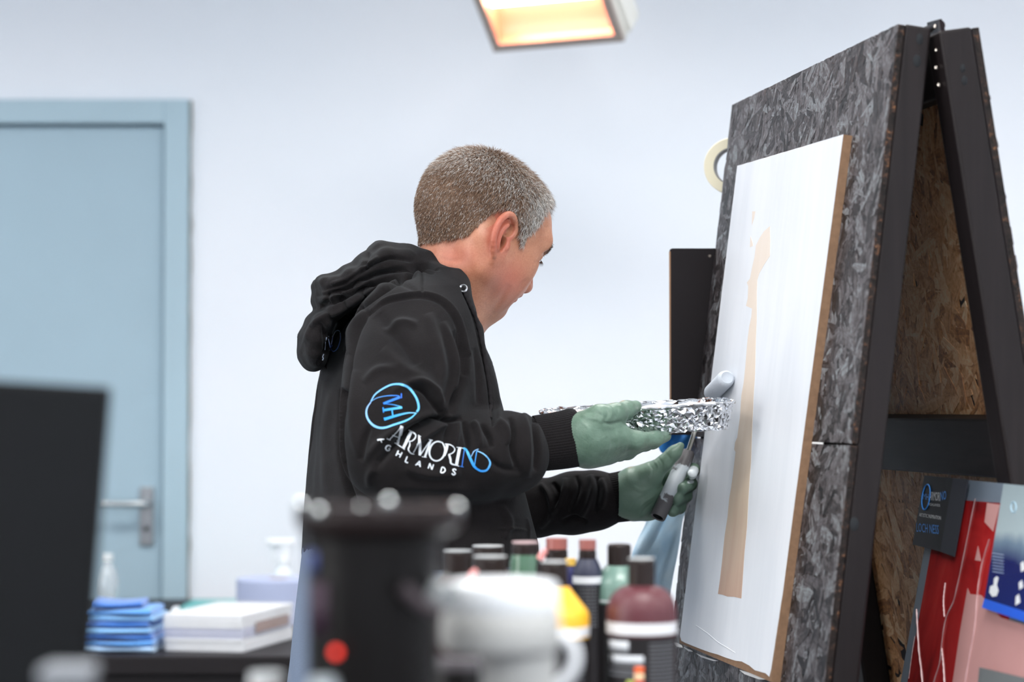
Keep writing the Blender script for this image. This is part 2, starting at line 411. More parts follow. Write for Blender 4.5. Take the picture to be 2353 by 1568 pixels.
box('rail', B0+he*(EW/2)+dr*((tr0+tr1)/2)+ri*(TH+ST2/2-.003), (EW-2*SW, tr1-tr0, ST2-.006), T_RAIL, est, R=R2, bev=.003)
box('rail', B0+he*(EW/2)+dr*(tt1/2+.005)+ri*(TH+ST2/2-.003), (EW-2*SW, tt1-.01, ST2-.006), T_DARK, est, R=R2, bev=.003)
box('rail', B0+he*(EW/2)+dr*1.6+ri*(TH+ST2/2-.003), (EW-2*SW, .07, ST2-.006), T_RAIL, est, R=R2, bev=.003)
# knots / dents in the stiles
def knot(px, py, Aa, nn, rr, mat=None):
    q = on_plane(px, py, Aa, he); 
    x, y, z = he, None, None
    lathe('knot', [(0, .0015), (rr*.5, .0012), (rr, .0004), (rr*1.15, 0)], q-he*.0002, MDK, est, axis=-he, seg=14, sy=1.5)
for (u, v, r_) in ((2113, 90, .0040), (2107, 140, .0045), (1963, 1205, .005)): knot(u, v, A0, he, r_)
for (u, v, r_) in ((2212, 157, .003), (2216, 185, .0035)): knot(u, v, B0, he, r_)
# hinge: two plates and a knuckle
MHG = simple('black_hinge_steel', srgb(44, 36, 38), .32, .85, bump=.2)
MSC = M('screw_head', srgb(200, 190, 180), .25, 1.0).m
topF = A0+fi*(TH+ST); topR = B0+ri*(TH+ST2)
hp = P(2152, 62, 2.63)
hg = tube('hinge', [hp-he*.012, hp+he*.06], .0065, MHG, est, seg=20)
q0 = on_plane(2139, 62, topR+ri*.002, nr)
def plate(name, pix, Apl, nn, th, mat):
    pl = [on_plane(u, v, Apl, nn) for u, v in pix]; return prism(name, pl, -nn*th if False else nn*th, mat, est)
hpl = prism('hinge_plate', [P(2130, 52, 2.645), P(2158, 44, 2.60), P(2166, 70, 2.60), P(2183, 212, 2.60), P(2160, 222, 2.66), P(2141, 215, 2.68)], np.array([.003, -.001, 0]), MHG, est)
for (u, v) in ((2152, 62), (2157, 82), (2155, 116), (2167, 150), (2154, 156), (2174, 191), (2160, 196)):
    lathe('screw', [(0, .0018), (.0016, .0014), (.0026, 0)], P(u, v, 2.612)+np.array([-.002, -.003, 0]), MSC, hpl, axis=(-.5, -.85, .1), seg=10)
# paper sliver stuck in the joint between the two front panels
MPAP = simple('white_paper', srgb(240, 240, 240), .7)
q1 = on_plane(1850, 1017, A0, nf); q2 = on_plane(1892, 1019.5, A0, nf)
prism('paper_sliver', [q1-df*.0013, q2-df*.0011, q2+df*.0011, q1+df*.0013], nf*.0008, MPAP, est)

# ---------------------------------------------------------------- white primed board hung on the front
WT = .012; WO = A0+nf*(WT+.0008)
cor = [on_plane(u, v, WO, nf) for u, v in ((1694.5, 381), (1938, 309), (1772, 1568), (1561, 1478))]   # TL TR BR BL of the face
vBR = cor[2]+(cor[2]-cor[1])*.0005
MDFE = simple('mdf_edge', srgb(134, 104, 80), .8, var=.12, scale=120)
WP = M('brushed_white_primer', srgb(228, 232, 240), .42)
co = WP.coord((26, 26, 1.6)); s1 = WP.noise(co, 1.0, 5, .6); co2 = WP.coord(); s2 = WP.noise(co2, 3.5, 3, .5)
WP.color(WP.ramp(WP.math('ADD', WP.math('MULTIPLY', s1, .5), WP.math('MULTIPLY', s2, .5)), [(.30, srgb(222, 226, 233)), (.55, srgb(233, 236, 242)), (.75, srgb(239, 241, 246))]))
WP.bump(s1, .35, .0006); s3 = WP.coord((1, 1, 1))
wb = thing('primed_board', 'rectangular wooden board freshly brushed with white primer, fixed to the dark easel', 'board', tuple(cor[3]))
prism('mdf_core', cor, -nf*WT, MDFE, wb)
def inset(poly, d):
    c = sum(poly)/len(poly); return [p+(c-p)*d for p in poly]
def uvp(u, v): return on_plane(u, v, WO, nf)
# primer coat as its own thin layer with a ragged rim; the bare strip is left open
rim = []
def edge_pts(a, b, n, j, seed):
    r = np.random.default_rng(seed); inw = sum(cor)/4
    out = []
    for t in np.linspace(0, 1, n, endpoint=False):
        p = a+(b-a)*t; out.append(p+nrm(inw-p)*max(0, j*r.uniform(.1, 1)*(1 if t > 0 else .1)))
    return out
r_tl, r_tr, r_br, r_bl = cor
rim = edge_pts(r_tl, r_tr, 20, .0006, 1)+edge_pts(r_tr, r_tr+(r_br-r_tr)*.84, 40, .0006, 2)+edge_pts(r_tr+(r_br-r_tr)*.84, uvp(1770, 1555), 14, .0015, 3)
low = [(1768, 1556), (1760, 1548), (1735, 1541), (1722, 1530), (1705, 1521), (1690, 1519), (1668, 1512), (1650, 1505), (1632, 1500), (1610, 1492), (1590, 1484), (1575, 1478), (1566, 1473), (1563, 1462)]
rim = rim+[uvp(u, v) for u, v in low]+edge_pts(uvp(1563, 1460), r_tl, 40, .0005, 5)
prism('primer_coat', rim, nf*.0004, WP.m, wb)
BM = M('bare_mdf', srgb(196, 170, 142), .55); co = BM.coord((1, 1, 1)); z_ = BM.n.new('ShaderNodeSeparateXYZ'); BM.l.new(co, z_.inputs[0])
mr_ = BM.n.new('ShaderNodeMapRange'); BM.l.new(z_.outputs[2], mr_.inputs[0]); mr_.inputs[1].default_value = 1.02; mr_.inputs[2].default_value = 1.56
nn_ = BM.noise(BM.coord((60, 60, 3)), 1, 4); v_ = BM.math('ADD', mr_.outputs[0], BM.math('MULTIPLY', BM.math('SUBTRACT', nn_, .5), .25))
BM.color(BM.ramp(v_, [(0, srgb(192, 154, 134)), (.3, srgb(212, 192, 170)), (.7, srgb(226, 211, 196)), (1, srgb(232, 220, 209))]))
strip = [(1770.1, 519.7), (1756.3, 531.9), (1747.1, 545.7), (1737.9, 564.1), (1734.3, 591.6), (1728.8, 616.1), (1724.2, 640.6), (1717.1, 649.8), (1720.2, 659.0), (1719.0, 686.5), (1715.0, 703.3), (1728.8, 709.5), (1727.2, 729.4), (1722.6, 750.8), (1719.0, 778.3), (1716.5, 805.9), (1713.5, 842.6), (1709.8, 879.3), (1704.3, 910.0), (1701.1, 959.8), (1695.0, 1005.7), (1689.8, 1017.9), (1688.0, 1033.3), (1691.0, 1039.4), (1685.8, 1085.3), (1681.2, 1119.0), (1676.6, 1146.5), (1672.6, 1189.4), (1665.9, 1232.2), (1662.9, 1262.8), (1659.8, 1293.4), (1655.2, 1333.2), (1650.6, 1365.4), (1661.3, 1367.5), (1672.0, 1371.5), (1688.0, 1372.4), (1704.2, 1376.1), (1707.2, 1333.2), (1711.2, 1272.0), (1717.3, 1210.8), (1720.4, 1149.6), (1724.1, 1091.4), (1726.5, 1063.9), (1728.7, 996.5), (1730.8, 950.6), (1732.7, 906.9), (1735.8, 857.9), (1737.3, 796.7), (1739.5, 735.5), (1739.8, 674.3), (1741.0, 643.7), (1745.6, 628.4), (1757.8, 606.9), (1769.8, 588.6), (1770.7, 551.8)]
prism('bare_strip', [uvp(u, v)+nf*.0004 for u, v in strip], nf*.0002, BM.m, wb)
for q_ in ([(1729.4, 486.0), (1736.7, 486.0), (1733.4, 502.9), (1728.2, 518.2)], [(1725.1, 542.6), (1730.3, 557.9), (1731.2, 565.6), (1724.2, 568.7)]): prism('bare_strip', [uvp(u, v)+nf*.0004 for u, v in q_], nf*.0002, BM.m, wb)
# torn masking tape tags under the lower edge
for k, pix in enumerate(([(1545, 1476), (1556, 1478), (1567, 1484), (1569, 1489), (1556, 1487)], [(1572, 1488), (1590, 1495), (1595, 1499), (1583, 1497)], [(1600, 1502), (1625, 1511), (1652, 1520), (1640, 1520), (1612, 1511)], [(1700, 1540), (1728, 1548), (1768, 1563), (1745, 1562), (1712, 1550)])):
    tag(prism('torn_tape', [on_plane(u, v, A0+nf*.003, nf) for u, v in pix], nf*.001, MPAP, wb))
def tube_px(name, pix, r, mat, parent, lift): return tube(name, [uvp(u, v)+nf*lift for u, v in pix], r, mat, parent, seg=6)
tube_px('paint_ridge', spline([(1600, 1438), (1625, 1455), (1650, 1476), (1668, 1487), (1690, 1501)], 16), .0006, WP.m, wb, .0003)

# ---------------------------------------------------------------- things hung on the far edge of the easel
MTAPE = simple('masking_tape', srgb(240, 232, 205), .6, var=.04)
def ring(name, c, ax, ro, ri_, w, mat, parent=None):
    return lathe(name, [(ri_, -w/2), (ro-.001, -w/2), (ro, -w/2+.001), (ro, w/2-.001), (ro-.001, w/2), (ri_, w/2), (ri_, -w/2)], c, mat, parent, axis=ax, seg=64)
tc = P(1684, 383, 3.36)
tr = thing('masking_tape_roll', 'cream roll of masking tape hanging behind the upper left edge of the easel', 'tape roll', tuple(tc))
tax = nrm((-.28, -1, .02)); ring('tape_winding', tc, tax, .0437, .0285, .022, MTAPE, tr); ring('cardboard_core', tc, tax, .0285, .0268, .0225, simple('core_card', srgb(150, 150, 150), .8), tr)
# pin: goes from the rear of the far stile into the roll
tube('hanging_pin', [tc+np.array([.03, .0, .026]), tc+np.array([-.006, -.002, .025])], .0022, MSTD, tr)
MBLK = simple('black_panel', srgb(38, 35, 37), .55, var=.05)
AC = A0+he*(EW+.0015); QC = lambda u, v, o_=0: on_plane(u, v, AC+he*o_, he)
cb = thing('hanging_slate', 'flat black rectangular panel with rounded corners sticking out left of the easel', 'panel', tuple(QC(1590, 920)))
cpx = [(1545, 571), (1541, 573), (1539.5, 578), (1541, 1000), (1760, 1000), (1740, 571)]
prism('panel_sheet', [QC(u, v) for u, v in cpx], he*.004, MBLK, cb)
prism('hardboard_edge', [QC(u, v, -.0002) for u, v in [(1539, 578), (1541, 578), (1542.4, 999), (1540.4, 999)]], he*.0044, simple('hardboard_edge', srgb(168, 128, 96), .7), cb)
lathe('screw', [(0, .003), (.002, .0026), (.0034, 0)], QC(1631, 589), MSC, cb, axis=-he, seg=12)
# ================================================================ SDF MODELLING
class Field:
    def __init__(s, lo, hi, h):
        s.lo = np.array(lo, 'f'); s.h = h; s.n = np.ceil((np.array(hi)-np.array(lo))/h).astype(int)+1
        s.f = np.full(s.n, .05, 'f')
    def _sub(s, c0, c1):
        i0 = np.clip(np.floor((c0-s.lo)/s.h).astype(int), 0, s.n-1); i1 = np.clip(np.ceil((c1-s.lo)/s.h).astype(int)+1, 1, s.n)
        if np.any(i1 <= i0): return None, None
        ax = [s.lo[k]+np.arange(i0[k], i1[k], dtype='f')*s.h for k in range(3)]
        return (slice(i0[0], i1[0]), slice(i0[1], i1[1]), slice(i0[2], i1[2])), np.stack(np.meshgrid(*ax, indexing='ij'), -1).astype('f')
    def op(s, fn, c0, c1, k=.01, mode='u'):
        m = .03+k
        sl, X = s._sub(np.minimum(c0, c1)-m, np.maximum(c0, c1)+m)
        if sl is None: return
        d = fn(X).astype('f'); a = s.f[sl]
        if mode == 'u':
            h = np.maximum(k-np.abs(a-d), 0)/k if k > 0 else 0
            s.f[sl] = np.minimum(a, d)-h*h*k/4
        elif mode == 's':
            d = -d; h = np.maximum(k-np.abs(a-d), 0)/k
            s.f[sl] = np.maximum(a, d)+h*h*k/4
        elif mode == 'i':
            h = np.maximum(k-np.abs(a-d), 0)/k
            s.f[sl] = np.maximum(a, d)+h*h*k/4
    def cap(s, a, b, ra, rb, k=.01, mode='u', sq=None):
        """round cone a->b; sq=(axis vector, factor): thickness along axis scaled by factor"""
        a = np.asarray(a, 'f'); b = np.asarray(b, 'f'); R = max(ra, rb)
        def fn(X):
            ba = b-a; pa = X-a
            if sq is not None:
                ax = np.asarray(nrm(sq[0]), 'f'); g = 1/sq[1]-1
                pa = pa+np.tensordot(pa, ax, 1)[..., None]*ax*g; ba = ba+np.dot(ba, ax)*ax*g
            t = np.clip(np.tensordot(pa, ba, 1)/max(np.dot(ba, ba), 1e-12), 0, 1)
            d = np.linalg.norm(pa-t[..., None]*ba, axis=-1)-(ra+(rb-ra)*t)
            return d*(min(1, sq[1]) if sq is not None else 1)
        R2 = R*(max(1, sq[1]) if sq is not None else 1)
        s.op(fn, np.minimum(a, b)-R2, np.maximum(a, b)+R2, k, mode)
    def chain(s, pts, rs, k=.01, mode='u', sq=None, kk=None):
        for i in range(len(pts)-1): s.cap(pts[i], pts[i+1], rs[i], rs[i+1], k, mode, sq)
    def ell(s, c, r, R=None, k=.01, mode='u'):
        c = np.asarray(c, 'f'); r = np.asarray(r, 'f'); Rm = np.eye(3, dtype='f') if R is None else np.asarray(R, 'f')
        def fn(X):
            p = (X-c)@Rm; q = np.linalg.norm(p/r, axis=-1); q2 = np.linalg.norm(p/(r*r), axis=-1)
            return q*(q-1)/np.maximum(q2, 1e-6)
        m = max(r); s.op(fn, c-m, c+m, k, mode)
    def torus(s, c, ax, R, r, k=.01, mode='u', e=1.0):
        c = np.asarray(c, 'f'); x, y, z = frame_of(ax); B = np.stack([x, y, z], 1).astype('f')
        def fn(X):
            p = (X-c)@B; q = np.hypot(p[..., 0], p[..., 1]/e)-R; return np.hypot(q, p[..., 2])-r
        m = (R+r)*max(1, e); s.op(fn, c-m, c+m, k, mode)
    def loft(s, secs, k=.02, mode='u'):
        """secs: list of (center xyz, a, b, psi); a: half width along side dir, b: half depth along facing dir; stacked in z (descending)"""
        secs = sorted(secs, key=lambda q: q[0][2]); zs = np.array([q[0][2] for q in secs], 'f')
        cx = np.array([q[0][0] for q in secs]); cy = np.array([q[0][1] for q in secs]); A = np.array([q[1] for q in secs]); B = np.array([q[2] for q in secs]); PS = np.array([q[3] for q in secs])
        R = max(A.max(), B.max())
        def fn(X):
            zz = X[..., 2]; zc = np.clip(zz, zs[0], zs[-1])
            x0 = np.interp(zc, zs, cx); y0 = np.interp(zc, zs, cy); a = np.interp(zc, zs, A); b = np.interp(zc, zs, B); p = np.interp(zc, zs, PS)
            dx = X[..., 0]-x0; dy = X[..., 1]-y0
            u = dx*np.cos(p)+dy*np.sin(p); v = -dx*np.sin(p)+dy*np.cos(p)     # u facing, v left
            n = 2.3
            q = (np.abs(u/b)**n+np.abs(v/a)**n)**(1/n)
            d = (q-1)*np.minimum(a, b)*.95
            dz = np.maximum(zs[0]-zz, zz-zs[-1])
            return np.maximum(d, dz)
        s.op(fn, np.array([cx.min()-R, cy.min()-R, zs[0]]), np.array([cx.max()+R, cy.max()+R, zs[-1]]), k, mode)
    def noise(s, amp, scale, seed=0, mask=None):
        pass
    def mesh(s, name, mat=None, parent=None, smooth_it=1):
        f = s.f; h = s.h; neg = f < 0
        n = f.shape; 
        cnt = np.zeros((n[0]-1, n[1]-1, n[2]-1), 'i1')
        for dx in (0, 1):
            for dy in (0, 1):
                for dz in (0, 1): cnt += neg[dx:n[0]-1+dx, dy:n[1]-1+dy, dz:n[2]-1+dz]
        act = (cnt > 0) & (cnt < 8); idx = np.full(act.shape, -1, 'i8'); cells = np.argwhere(act); idx[act] = np.arange(len(cells))
        acc = np.zeros((len(cells), 3)); num = np.zeros(len(cells))
        for ax in range(3):
            o1, o2 = [(1, 2), (0, 2), (0, 1)][ax]
            for a in (0, 1):
                for b in (0, 1):
                    c = cells.copy(); c[:, o1] += a; c[:, o2] += b; c2 = c.copy(); c2[:, ax] += 1
                    v1 = f[tuple(c.T)]; v2 = f[tuple(c2.T)]; cr = (v1 < 0) != (v2 < 0)
                    t = np.where(cr, v1/np.where(cr, v1-v2, 1), 0)
                    p = c.astype(float); p[:, ax] += t; acc += np.where(cr[:, None], p, 0); num += cr
        V = acc/num[:, None]*h+s.lo
        F = []
        for ax in range(3):
            o1, o2 = [(1, 2), (2, 0), (0, 1)][ax]
            sl1 = [slice(None)]*3; sl2 = [slice(None)]*3; sl1[ax] = slice(0, -1); sl2[ax] = slice(1, None)
            a = neg[tuple(sl1)]; b = neg[tuple(sl2)]; E = np.argwhere(a != b)
            E = E[(E[:, o1] > 0) & (E[:, o2] > 0) & (E[:, o1] < n[o1]-1) & (E[:, o2] < n[o2]-1)]
            sgn = a[tuple(E.T)]
            q = []
            for (i, j) in ((0, 0), (1, 0), (1, 1), (0, 1)):
                c = E.copy(); c[:, o1] -= 1-i; c[:, o2] -= 1-j; q.append(idx[tuple(c.T)])
            q = np.stack(q, 1); q[~sgn] = q[~sgn][:, ::-1]; F.append(q)
        F = np.concatenate(F); F = F[(F >= 0).all(1)]
        me = bpy.data.meshes.new(name); me.vertices.add(len(V)); me.vertices.foreach_set('co', V.astype('f').ravel())
        me.loops.add(F.size); me.loops.foreach_set('vertex_index', F.astype('i').ravel())
        me.polygons.add(len(F)); me.polygons.foreach_set('loop_start', np.arange(0, F.size, 4, dtype='i')); me.polygons.foreach_set('loop_total', np.full(len(F), 4, 'i'))
        me.update(calc_edges=True)
        o = link(name, me, mat, parent, True); s.V = V; s.F = F
        relax(o, smooth_it); return o
def vco(o): V = np.empty(len(o.data.vertices)*3, 'f'); o.data.vertices.foreach_get('co', V); return V.reshape(-1, 3).astype(float)
def vset(o, V): o.data.vertices.foreach_set('co', V.astype('f').ravel()); o.data.update()
def vno(o): N = np.empty(len(o.data.vertices)*3, 'f'); o.data.vertices.foreach_get('normal', N); return N.reshape(-1, 3).astype(float)
def relax(o, it, lam=.5, mask=None):
    if it <= 0: return
    V = vco(o); E = np.empty(len(o.data.edges)*2, 'i'); o.data.edges.foreach_get('vertices', E); E = E.reshape(-1, 2)
    deg = np.bincount(E.ravel(), minlength=len(V)).astype(float)[:, None]; deg[deg == 0] = 1
    for _ in range(it):
        for l in (lam, -lam*1.04):
            S = np.zeros_like(V)
            for k in range(3): S[:, k] = np.bincount(E[:, 0], V[E[:, 1], k], len(V))+np.bincount(E[:, 1], V[E[:, 0], k], len(V))
            D = (S/deg-V)*l
            if mask is not None: D *= mask[:, None]
            V = V+D
    vset(o, V)
def fbm(V, scale, oct=3, seed=0):
    """cheap smooth noise from rotated sines"""
    r = np.random.default_rng(seed); out = np.zeros(len(V)); amp = 1; tot = 0
    for o_ in range(oct):
        for k in range(7):
            w = nrm(r.normal(size=3))*scale*(2**o_)*r.uniform(.6, 1.4); out += amp*np.sin(V@w+r.uniform(0, 6.28)+1.3*np.sin(V@(nrm(r.normal(size=3))*scale*.7)+k)); tot += amp
        amp *= .5
    return out/tot*2.2
def seg_dist(Q, pts):
    """distance of 2-d points Q to a polyline, and parameter"""
    best = np.full(len(Q), 1e9); par = np.zeros(len(Q)); side = np.zeros(len(Q))
    pts = np.asarray(pts, float); L = len(pts)-1
    for i in range(L):
        a, b = pts[i], pts[i+1]; ba = b-a; t = np.clip(((Q-a)@ba)/max(ba@ba, 1e-9), 0, 1); dv = Q-(a+t[:, None]*ba); d = np.linalg.norm(dv, axis=1)
        m = d < best; best[m] = d[m]; par[m] = (i+t[m])/L; cr = ba[0]*dv[:, 1]-ba[1]*dv[:, 0]; side[m] = np.sign(cr[m])
    return best, par, side
class Sculpt:
    def __init__(s, o):
        s.o = o; s.V = vco(o); s.N = vno(o); s.Q = proj(s.V); view = s.V-np.array([0, 0, CAM_Z]); s.face = -(s.N*view).sum(1)/np.linalg.norm(view, axis=1)
        s.D = np.zeros(len(s.V))
    def stroke(s, pts, w, amp, y=(0, 99), taper=True, facing=.05, n=None, step=0):
        """raise (amp>0) or press a ridge of width w px along a picture-space path on the surface that faces the camera"""
        P_ = spline(pts, n or max(8, len(pts)*6)) if len(pts) > 2 else pts
        P_ = np.asarray(P_); lo = P_.min(0)-w*3; hi = P_.max(0)+w*3
        m = np.where((s.Q[:, 0] > lo[0]) & (s.Q[:, 0] < hi[0]) & (s.Q[:, 1] > lo[1]) & (s.Q[:, 1] < hi[1]) & (s.face > facing) & (s.V[:, 1] > y[0]) & (s.V[:, 1] < y[1]))[0]
        if len(m) == 0: return
        d, p, sd_ = seg_dist(s.Q[m], P_)
        g = np.exp(-(d/w)**2)
        if taper: g = g*np.clip(np.sin(np.clip(p, 0.0, 1)*math.pi), 0, 1)**.5
        if step: g = g*(sd_*step > 0)
        s.D[m] += amp*g
    def apply(s): vset(s.o, s.V+s.N*s.D[:, None])
def pts_px(lst): return [P(u, v, Y) for (u, v, Y, r) in lst], [r*Y/FPX for (u, v, Y, r) in lst]

def subdivide(o):
    """linear 1-to-4 split of a pure quad mesh, then a light relax"""
    me = o.data; V = vco(o); F = np.empty(len(me.loops), 'i'); me.loops.foreach_get('vertex_index', F); F = F.reshape(-1, 4)
    E = np.concatenate([np.sort(np.stack([F[:, i], F[:, (i+1) % 4]], 1), 1) for i in range(4)]); key = E[:, 0].astype('i8')*len(V)+E[:, 1]
    u, inv = np.unique(key, return_inverse=True); EV = np.stack([u//len(V), u % len(V)], 1); inv = inv.reshape(4, -1)
    n = len(V); ne_ = len(EV); mid = (V[EV[:, 0]]+V[EV[:, 1]])/2; cen = V[F].mean(1)
    e = n+inv; c = n+ne_+np.arange(len(F))
    Q = np.concatenate([np.stack([F[:, i], e[i], c, e[(i+3) % 4]], 1) for i in range(4)])
    V2 = np.concatenate([V, mid, cen]); me2 = bpy.data.meshes.new(me.name); me2.vertices.add(len(V2)); me2.vertices.foreach_set('co', V2.astype('f').ravel())
    me2.loops.add(Q.size); me2.loops.foreach_set('vertex_index', Q.astype('i').ravel()); me2.polygons.add(len(Q))
    me2.polygons.foreach_set('loop_start', np.arange(0, Q.size, 4, dtype='i')); me2.polygons.foreach_set('loop_total', np.full(len(Q), 4, 'i'))
    me2.update(calc_edges=True); me2.polygons.foreach_set('use_smooth', [True]*len(Q))
    for m in me.materials: me2.materials.append(m)
    o.data = me2; relax(o, 3)
# ================================================================ PERSON
per = thing('person', 'short-haired person in a black hooded sweatshirt and green gloves bending towards the easel', 'person', (float(P(960, 784, 3.0)[0]), 3.0, 0))
# ---- head
PSI, PHI = math.radians(30), math.radians(35)
HF = np.array([math.cos(PSI)*math.cos(PHI), math.sin(PSI)*math.cos(PHI), -math.sin(PHI)]); HLf = np.array([-math.sin(PSI), math.cos(PSI), 0]); HU = np.cross(HF, HLf)
HM = np.stack([HF, HLf, HU], 1); HO = P(1103, 541, 3.0)
def hw(p): return HO+HM@np.asarray(p, float)
Fd = Field(hw((0, 0, 0))-[.26, .20, .30], hw((0, 0, 0))+[.17, .16, .17], .0017)
def he_(c, r, k=.012, mode='u', rot=None):
    Rr = HM if rot is None else HM@rot
    Fd.ell(hw(c), r, Rr, k, mode)
def hc(a, b, ra, rb, k=.01, mode='u'): Fd.cap(hw(a), hw(b), ra, rb, k, mode)
def rotz(a): c, s = math.cos(a), math.sin(a); return np.array([[c, -s, 0], [s, c, 0], [0, 0, 1]])
def roty(a): c, s = math.cos(a), math.sin(a); return np.array([[c, 0, s], [0, 1, 0], [-s, 0, c]])
he_((-.012, 0, .028), (.090, .0755, .076), .01)
he_((-.030, 0, .018), (.074, .073, .070), .02)
he_((.030, 0, .036), (.053, .063, .054), .03)
he_((.040, 0, -.012), (.046, .056, .062), .03)            # mid face
he_((.044, 0, -.046), (.036, .041, .038), .03)            # lower face
for s_ in (-1, 1):
    hc((.004, s_*.055, -.042), (.056, s_*.026, -.068), .016, .016, .03)      # jaw line
    hc((.002, s_*.058, -.02), (.006, s_*.054, -.055), .014, .016, .03)
    he_((.053, s_*.037, -.006), (.022, .019, .021), .02)                     # cheek bone
    he_((.050, s_*.035, -.030), (.024, .020, .026), .03)                     # cheek
    hc((.078, s_*.012, .040), (.068, s_*.044, .036), .012, .009, .018)        # brow
    he_((.088, s_*.031, .019), (.017, .020, .0115), .012, 's')                # eye socket
    he_((.0705, s_*.032, .019), (.0125, .0125, .0125), .003)                   # eye ball with lid
    hc((.0765, s_*.020, .0215), (.071, s_*.044, .020), .0035, .003, .005)
hc((.076, 0, -.069), (.073, 0, -.074), .0160, .0155, .018)                   # chin
hc((.080, 0, .030), (.088, 0, .008), .007, .0080, .010)                      # nose bridge
hc((.087, 0, .008), (.0985, 0, -.014), .0080, .0105, .008)
for s_ in (-1, 1):
    he_((.090, s_*.012, -.0180), (.0125, .0072, .0078), .007)
    he_((.097, s_*.0065, -.0250), (.0055, .0034, .005), .003, 's')
he_((.078, 0, -.030), (.011, .026, .012), .02)                                # muzzle
he_((.0895, 0, -.0352), (.0085, .021, .0046), .005)                           # upper lip
he_((.0870, 0, -.0450), (.0085, .019, .0052), .005)                           # lower lip
he_((.097, 0, -.0402), (.011, .026, .0012), .004, 's')
he_((.088, 0, -.0555), (.008, .020, .0055), .010, 's')
# neck
nk, nr_ = pts_px([(1076, 600, 3.0, 90), (1010, 690, 3.0, 92), (975, 790, 3.0, 98), (965, 880, 3.0, 100)])
Fd.chain(nk, nr_, .04)
np_, nrr = pts_px([(1045, 670, 2.985, 40), (1000, 770, 2.985, 36)])
Fd.chain(np_, nrr, .05)
hc((.026, 0, -.052), (-.012, 0, -.050), .024, .032, .02)
# sterno-mastoid ridge on both sides
for s_ in (-1, 1):
    a = hw((-.022, s_*.060, -.030)); b = np.array(nk[1])+HM@np.array([.05, s_*.02, -.06]); Fd.cap(a, b, .012, .014, .03)
# ears
for s_ in (-1, 1):
    ec = np.array([-.003, s_*.0745, -.016]); q_ = nrm((-.14, 0, 1)); out = np.array([0, s_, 0.]); fl = math.radians(29)
    back = np.cross(out, q_)*(-s_ if False else 1); back = nrm(back); back = back if back[0] < 0 else -back
    p_ = nrm(back*math.cos(fl)+out*math.sin(fl)); nn = np.cross(p_, q_); nn = nn if nn[1]*s_ > 0 else -nn
    E3 = lambda p, q, o_=0: hw(ec+p_*p*1.22+q_*q*1.10+nn*o_+out*.005)
    RE = HM@np.stack([p_, q_, nn], 1)
    Fd.ell(E3(.001, .003, -.001), (.0150, .027, .0042), RE, .004)
    Fd.ell(E3(-.004, -.024, 0), (.0085, .0095, .0040), RE, .005)
    Fd.cap(E3(-.006, .0, -.008), E3(-.004, -.012, -.010), .010, .010, .008)
    hl = [tuple(q) for q in spline([(-.0120, .010), (-.0132, .016), (-.0120, .023), (-.005, .0300), (.005, .0315), (.0135, .0265), (.0200, .015), (.0205, .002), (.0155, -.011), (.0035, -.024)], 26)]
    Fd.chain([E3(a, b, .0032) for a, b in hl], list(np.interp(np.linspace(0, 9, 26), range(10), [.0030, .0033, .0034, .0036, .0038, .0039, .0039, .0038, .0036, .0032])), .0035)
    ah = [tuple(q) for q in spline([(.003, .019), (.0075, .013), (.0092, .003), (.0070, -.008), (.001, -.0145)], 14)]
    Fd.ell(E3(.0118, .010, .0045), (.0018, .013, .0026), RE, .003, 's')
    Fd.chain([E3(a, b, .0032) for a, b in ah], [.0022]*14, .004)
    Fd.ell(E3(-.0020, -.003, .003), (.0074, .0125, .0200), RE, .002, 's')
    Fd.ell(E3(-.0050, .0155, .003), (.0060, .0095, .0100), RE, .002, 's')
    Fd.cap(E3(-.003, -.003, .004), E3(-.007, -.002, -.012), .0058, .0048, .002, 's')
    Fd.ell(E3(-.0105, -.0045, .003), (.0035, .0052, .0042), RE, .004)
body = Fd.mesh('body', None, per, 2)
VB = vco(body); LB = (VB-HO)@HM
# fine facial relief
Sk = Sculpt(body)
Sk.stroke([(1215, 640), (1200, 655), (1196, 668)], 5, -.0012)
Sk.stroke([(1172, 655), (1150, 690), (1128, 722)], 8, -.0015)
Sk.stroke([(1190, 690), (1178, 700)], 3, -.0012)
Sk.stroke([(1052, 560), (1085, 590), (1110, 640)], 14, .0012)
Sk.stroke([(1000, 590), (1030, 600), (1062, 598)], 5, -.0010)
Sk.stroke([(1240, 520), (1256, 523), (1266, 520)], 3, -.0006)
Sk.stroke([(1240, 600), (1228, 606)], 4, -.0010)
Sk.apply()
VB = vco(body); LB = (VB-HO)@HM
def in_poly(Q, poly):
    x, y = Q[:, 0], Q[:, 1]; ins = np.zeros(len(Q), bool); n = len(poly); j = n-1
    for i in range(n):
        xi, yi = poly[i]; xj, yj = poly[j]
        c = ((yi > y) != (yj > y)) & (x < (xj-xi)*(y-yi)/(yj-yi+1e-12)+xi); ins ^= c; j = i
    return ins
def near_px(L):                                   # mirror to the camera side, then to picture space
    L2 = L.copy(); L2[:, 1] = -np.abs(L2[:, 1]); return proj(L2@HM.T+HO)
HAIRP = [(900, 548), (962, 560), (1000, 556), (1040, 549), (1078, 540), (1100, 520), (1116, 505), (1128, 494), (1140, 486), (1160, 478), (1182, 486), (1190, 505), (1194, 530), (1198, 562), (1206, 562), (1212, 540), (1228, 528), (1241, 510), (1250, 490), (1253, 470), (1256, 452), (1400, 430), (1400, 200), (900, 200)]
cm = body.data.color_attributes.new('skin', 'FLOAT_COLOR', 'POINT')
QN = near_px(LB); dist_e = np.linalg.norm(QN-np.array([1152, 535]), axis=1)
red = .75*np.exp(-((QN[:, 0]-1165)/45)**2-((QN[:, 1]-650)/55)**2)+.75*np.exp(-(((QN[:, 0]-1150)/34)**4+((QN[:, 1]-532)/54)**4))*(np.abs(LB[:, 1]) > .0765)
